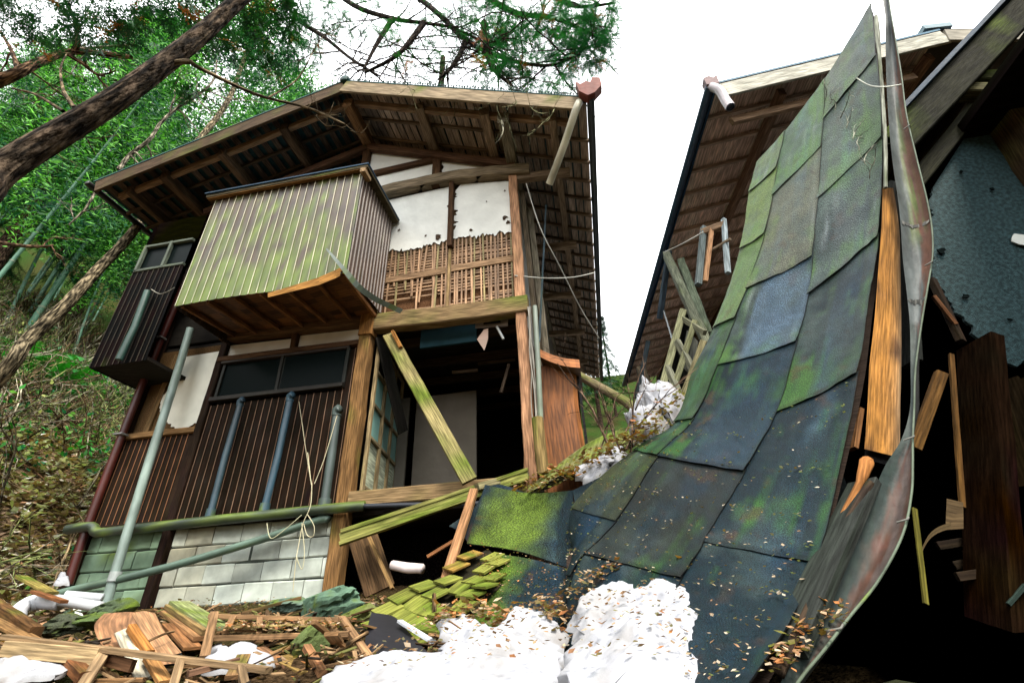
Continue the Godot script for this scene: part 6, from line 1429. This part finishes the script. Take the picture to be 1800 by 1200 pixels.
		cols.append(Color(0.008, 0.11, 0.045).lerp(Color(0.3, 0.85, 0.1), lit * r(0.4, 1.0)) * r(0.6, 1.25))
	stuff("foliage", leafc, M.leaf, xf, cols, proto)
	var spots := []
	for k in 44:
		var x := r(-34.0, -14.5); var z := r(-26.0, -3.0)
		spots.append(V(x, ground_y(x, z) - 0.3, z))
	var tall := spots.size()
	for e in [[-19.5, -11.0], [-17.0, -12.5], [-20.5, -14.5], [-16.0, -15.5], [-18.5, -17.5], [-14.5, -18.0], [-22.5, -12.5], [-16.5, -20.5], [-12.5, -19.5], [-20.5, -20.0], [-14.0, -14.5], [-23.0, -17.0], [-11.5, -22.0]]:
		spots.append(V(e[0], ground_y(e[0], e[1]) - 0.3, e[1]))
	for k in spots.size():
		var o: Node3D = proto if k == 0 else proto.duplicate()
		if k > 0:
			o.name = numbered(self, "bamboo")
			add_child(o, true)
		o.position = spots[k]
		o.rotation = V(r(-0.12, 0.12), r(-0.9, 0.9), r(-0.1, 0.1))
		o.scale = Vector3.ONE * (r(0.75, 1.15) if k < tall else r(1.55, 1.9))
		if k >= tall:
			tag(o, "tall bright bamboo rising behind the left slope of the roof", "bamboo", "tall bamboo behind the roof")
	# dark cedars higher up the bank
	var ced := thing("cedar_tree", "dark cedar standing among the bamboo high on the bank", "tree", Vector3.ZERO, "dark cedars high on the bank")
	m = MB.new(); limb(m, [V(0, 0, 0), V(0.1, 8, 0), V(0, 20, 0.1)], 0.28, 0.06, Color(0.1, 0.065, 0.045)); obj("trunk", m, M.bark, ced)
	xf = []; cols = []
	for k in 1500:
		var q := rng.randf()
		var rr := 2.6 * (1.0 - q) + 0.2
		var a := float(int(r(0, 6))) * 1.05 + floorf(q * 16.0) * 0.7 + r(-0.25, 0.25); var d := pow(rng.randf(), 0.6) * rr
		var dir := V(cos(a), -0.35, sin(a)).normalized()
		xf.append(Transform3D(Basis.looking_at(-(dir + V(r(-0.5, 0.5), r(-0.6, 0.2), r(-0.5, 0.5))).normalized()).scaled(Vector3.ONE * r(1.3, 2.6)), V(cos(a) * d, 4.5 + floorf(q * 16.0) + r(-0.2, 0.2) - 0.3 * d, sin(a) * d)))
		cols.append(Color(0.015, 0.075, 0.04) * r(0.5, 1.5))
	stuff("crown", spray, M.leaf, xf, cols, ced)
	var cs := [V(-19, 0, -9), V(-24, 0, -15), V(-28, 0, -7), V(-21, 0, -21), V(-33, 0, -13), V(-16, 0, -28), V(-12, 0, -36), V(-27, 0, -24), V(-24, 0, -3), V(4, 0, -60), V(-1, 0, -58), V(1.6, 0, -52), V(-4, 0, -62)]
	for k in cs.size():
		var o: Node3D = ced if k == 0 else ced.duplicate()
		if k > 0:
			o.name = numbered(self, "cedar_tree")
			add_child(o, true)
		o.position = V(cs[k].x, ground_y(cs[k].x, cs[k].z) - 0.2, cs[k].z)
		o.rotation.y = r(0, TAU)
		o.scale = Vector3.ONE * r(0.8, 1.15)
		if cs[k].z < -50:
			tag(o, "distant green tree seen in the gap between the two houses", "tree", "distant trees in the gap between the houses")
	# undergrowth
	var tw := []
	for k in 3:
		m = MB.new()
		fork(m, Vector3.ZERO, V(0.2, 1, 0.1).normalized(), 1.3, 0.014, 2, Color.WHITE, 0.25)
		tw.append(m.mesh())
	for k in 3:
		xf = []; cols = []
		for i in 1100:
			var x := r(-24, -7.6); var z := r(-16, -2.5)
			if ground_y(x, z) < 4.6 and rng.randf() < 0.85:
				continue
			xf.append(Transform3D(Basis.from_euler(V(r(-1.1, 1.1), r(-PI, PI), r(-1.1, 1.1))).scaled(Vector3.ONE * r(0.6, 1.7)), V(x, ground_y(x, z), z)))
			cols.append([Color(0.5, 0.36, 0.2), Color(0.75, 0.68, 0.5), Color(0.14, 0.08, 0.04), Color(0.42, 0.5, 0.18)][rng.randi() % 4] * r(0.6, 1.3))
		tag(stuff("dry_undergrowth", tw[k], M.bark, xf, cols), ["tangle of dry brown stems on the bank left of the house", "pale bare twigs tangled on the bank", "olive and brown shoots mixed into the bank undergrowth"][k], "undergrowth")
	xf = []; cols = []
	for i in 2600:
		var x := r(-26, -7.8); var z := r(-18, -2.5)
		var gy := ground_y(x, z)
		if (gy < 4.4 and rng.randf() < 0.93) or nz.get_noise_2d(x * 1.3, z * 1.3) < -0.05:
			continue
		xf.append(Transform3D(rand_basis(r(0.7, 1.5)), V(x, gy + r(0.05, 0.6), z)))
		cols.append([Color(0.04, 0.3, 0.03), Color(0.14, 0.4, 0.04), Color(0.02, 0.2, 0.07), Color(0.36, 0.42, 0.1)][rng.randi() % 4] * r(0.6, 1.3))
	tag(stuff("green_undergrowth", cluster_mesh(14, 0.3, 0.14, 0.03, 0.0), M.leaf, xf, cols), "green leafy undergrowth covering the upper bank", "undergrowth")
	# ferns
	var fmat: StandardMaterial3D = M.leaf.duplicate()
	fmat.albedo_color = Color(0.04, 0.26, 0.05).linear_to_srgb()
	var fronds := []
	for k in 4:
		var fern := MB.new()
		for i in 14:
			var q := i / 14.0; var q2 := (i + 1) / 14.0
			var c := V(0.8 * q, 0.5 * sin(q * 2.4), 0); var c2 := V(0.8 * q2, 0.5 * sin(q2 * 2.4), 0)
			fern.quad(c - V(0, 0, 0.006), c2 - V(0, 0, 0.006), c2 + V(0, 0, 0.006), c + V(0, 0, 0.006), Color.WHITE, Vector3.UP)
			for side in [-1, 1]:
				var l: float = 0.17 * sin(PI * (0.12 + q * 0.85)) * r(0.8, 1.1)
				var bi := fern.vert(c, Vector3.UP, Vector2(), Color.WHITE)
				fern.tri(bi, fern.vert(c2, Vector3.UP, Vector2(), Color.WHITE), fern.vert(c + V(0.07, -0.02, side * l), Vector3.UP, Vector2(), Color.WHITE * r(0.7, 1.2)))
		fronds.append(fern.mesh())
	var at := [V(-8.66, 4.96, -5.60), V(-8.55, 4.72, -5.40), V(-8.88, 5.23, -5.90), V(-8.66, 4.79, -5.20), V(-9.47, 5.33, -7.40), V(-8.28, 4.68, -5.50)]
	for k in at.size():
		var d: Vector3 = at[k] - V(0, 1.5, 0)
		var q: Vector3 = at[k]
		for s in 60:   # down the line until it stands on the bank
			if q.y < ground_y(q.x, q.z):
				break
			q += d * 0.02
		var o := thing("fern", ["bright green fern clump in the middle of the fern patch on the bank", "low green fern at the left of the fern patch on the bank", "upper green fern of the fern patch on the bank", "fern at the left border of the picture", "small lone fern near the red downpipe", "lower fern of the fern patch above the leaf litter"][k], "fern", V(q.x, ground_y(q.x, q.z) + 0.15, q.z))
		for e in 8:
			var fr := obj("frond", fronds[e % 4], fmat, o)
			fr.position = Vector3.ZERO
			fr.rotation.y = TAU * e / 8.0 + r(-0.3, 0.3)
			fr.scale = Vector3.ONE * (1.6 if k != 4 else 0.9) * r(0.8, 1.1)

func _ready() -> void:
	rng.seed = 11
	nz.seed = 4; nz.frequency = 1.0; nz.fractal_octaves = 3
	nd.seed = 15; nd.frequency = 1.0; nd.fractal_octaves = 5
	nf.seed = 8; nf.frequency = 1.0; nf.fractal_octaves = 2
	var cam := Camera3D.new()
	cam.name = "camera"
	cam.position = V(0, 1.5, 0)
	cam.rotation_degrees = V(30.2, 9.0, -2.8)
	cam.fov = 72.41
	cam.near = 0.05
	cam.far = 600.0
	add_child(cam)
	var env := Environment.new()
	var sky := Sky.new()
	var sm := ProceduralSkyMaterial.new()
	sm.sky_top_color = Color(0.98, 0.99, 1.0)
	sm.sky_horizon_color = Color(1.0, 1.0, 1.0)
	sm.ground_bottom_color = Color(0.25, 0.25, 0.24)
	sm.ground_horizon_color = Color(0.6, 0.6, 0.6)
	sm.sky_energy_multiplier = 1.0
	sky.sky_material = sm
	env.background_mode = Environment.BG_SKY
	env.sky = sky
	env.background_energy_multiplier = 1.0
	env.tonemap_mode = Environment.TONE_MAPPER_LINEAR
	env.tonemap_exposure = 3.9
	env.sdfgi_enabled = true; env.ssao_enabled = true; env.ssil_enabled = true
	var we := WorldEnvironment.new()
	we.name = "world"
	we.environment = env
	add_child(we)
	var sun := DirectionalLight3D.new()
	sun.name = "sun"
	sun.light_energy = 0.5
	sun.light_color = Color(1.0, 0.97, 0.92)
	sun.light_angular_distance = 14.0
	sun.shadow_enabled = true
	add_child(sun)
	sun.look_at_from_position(V(9, 22, 12), Vector3.ZERO)
	materials()
	ground()
	house()
	right_house()
	fallen_roof()
	shed()
	trees()
	snow()
	rubble()
	wires()
	leaves()
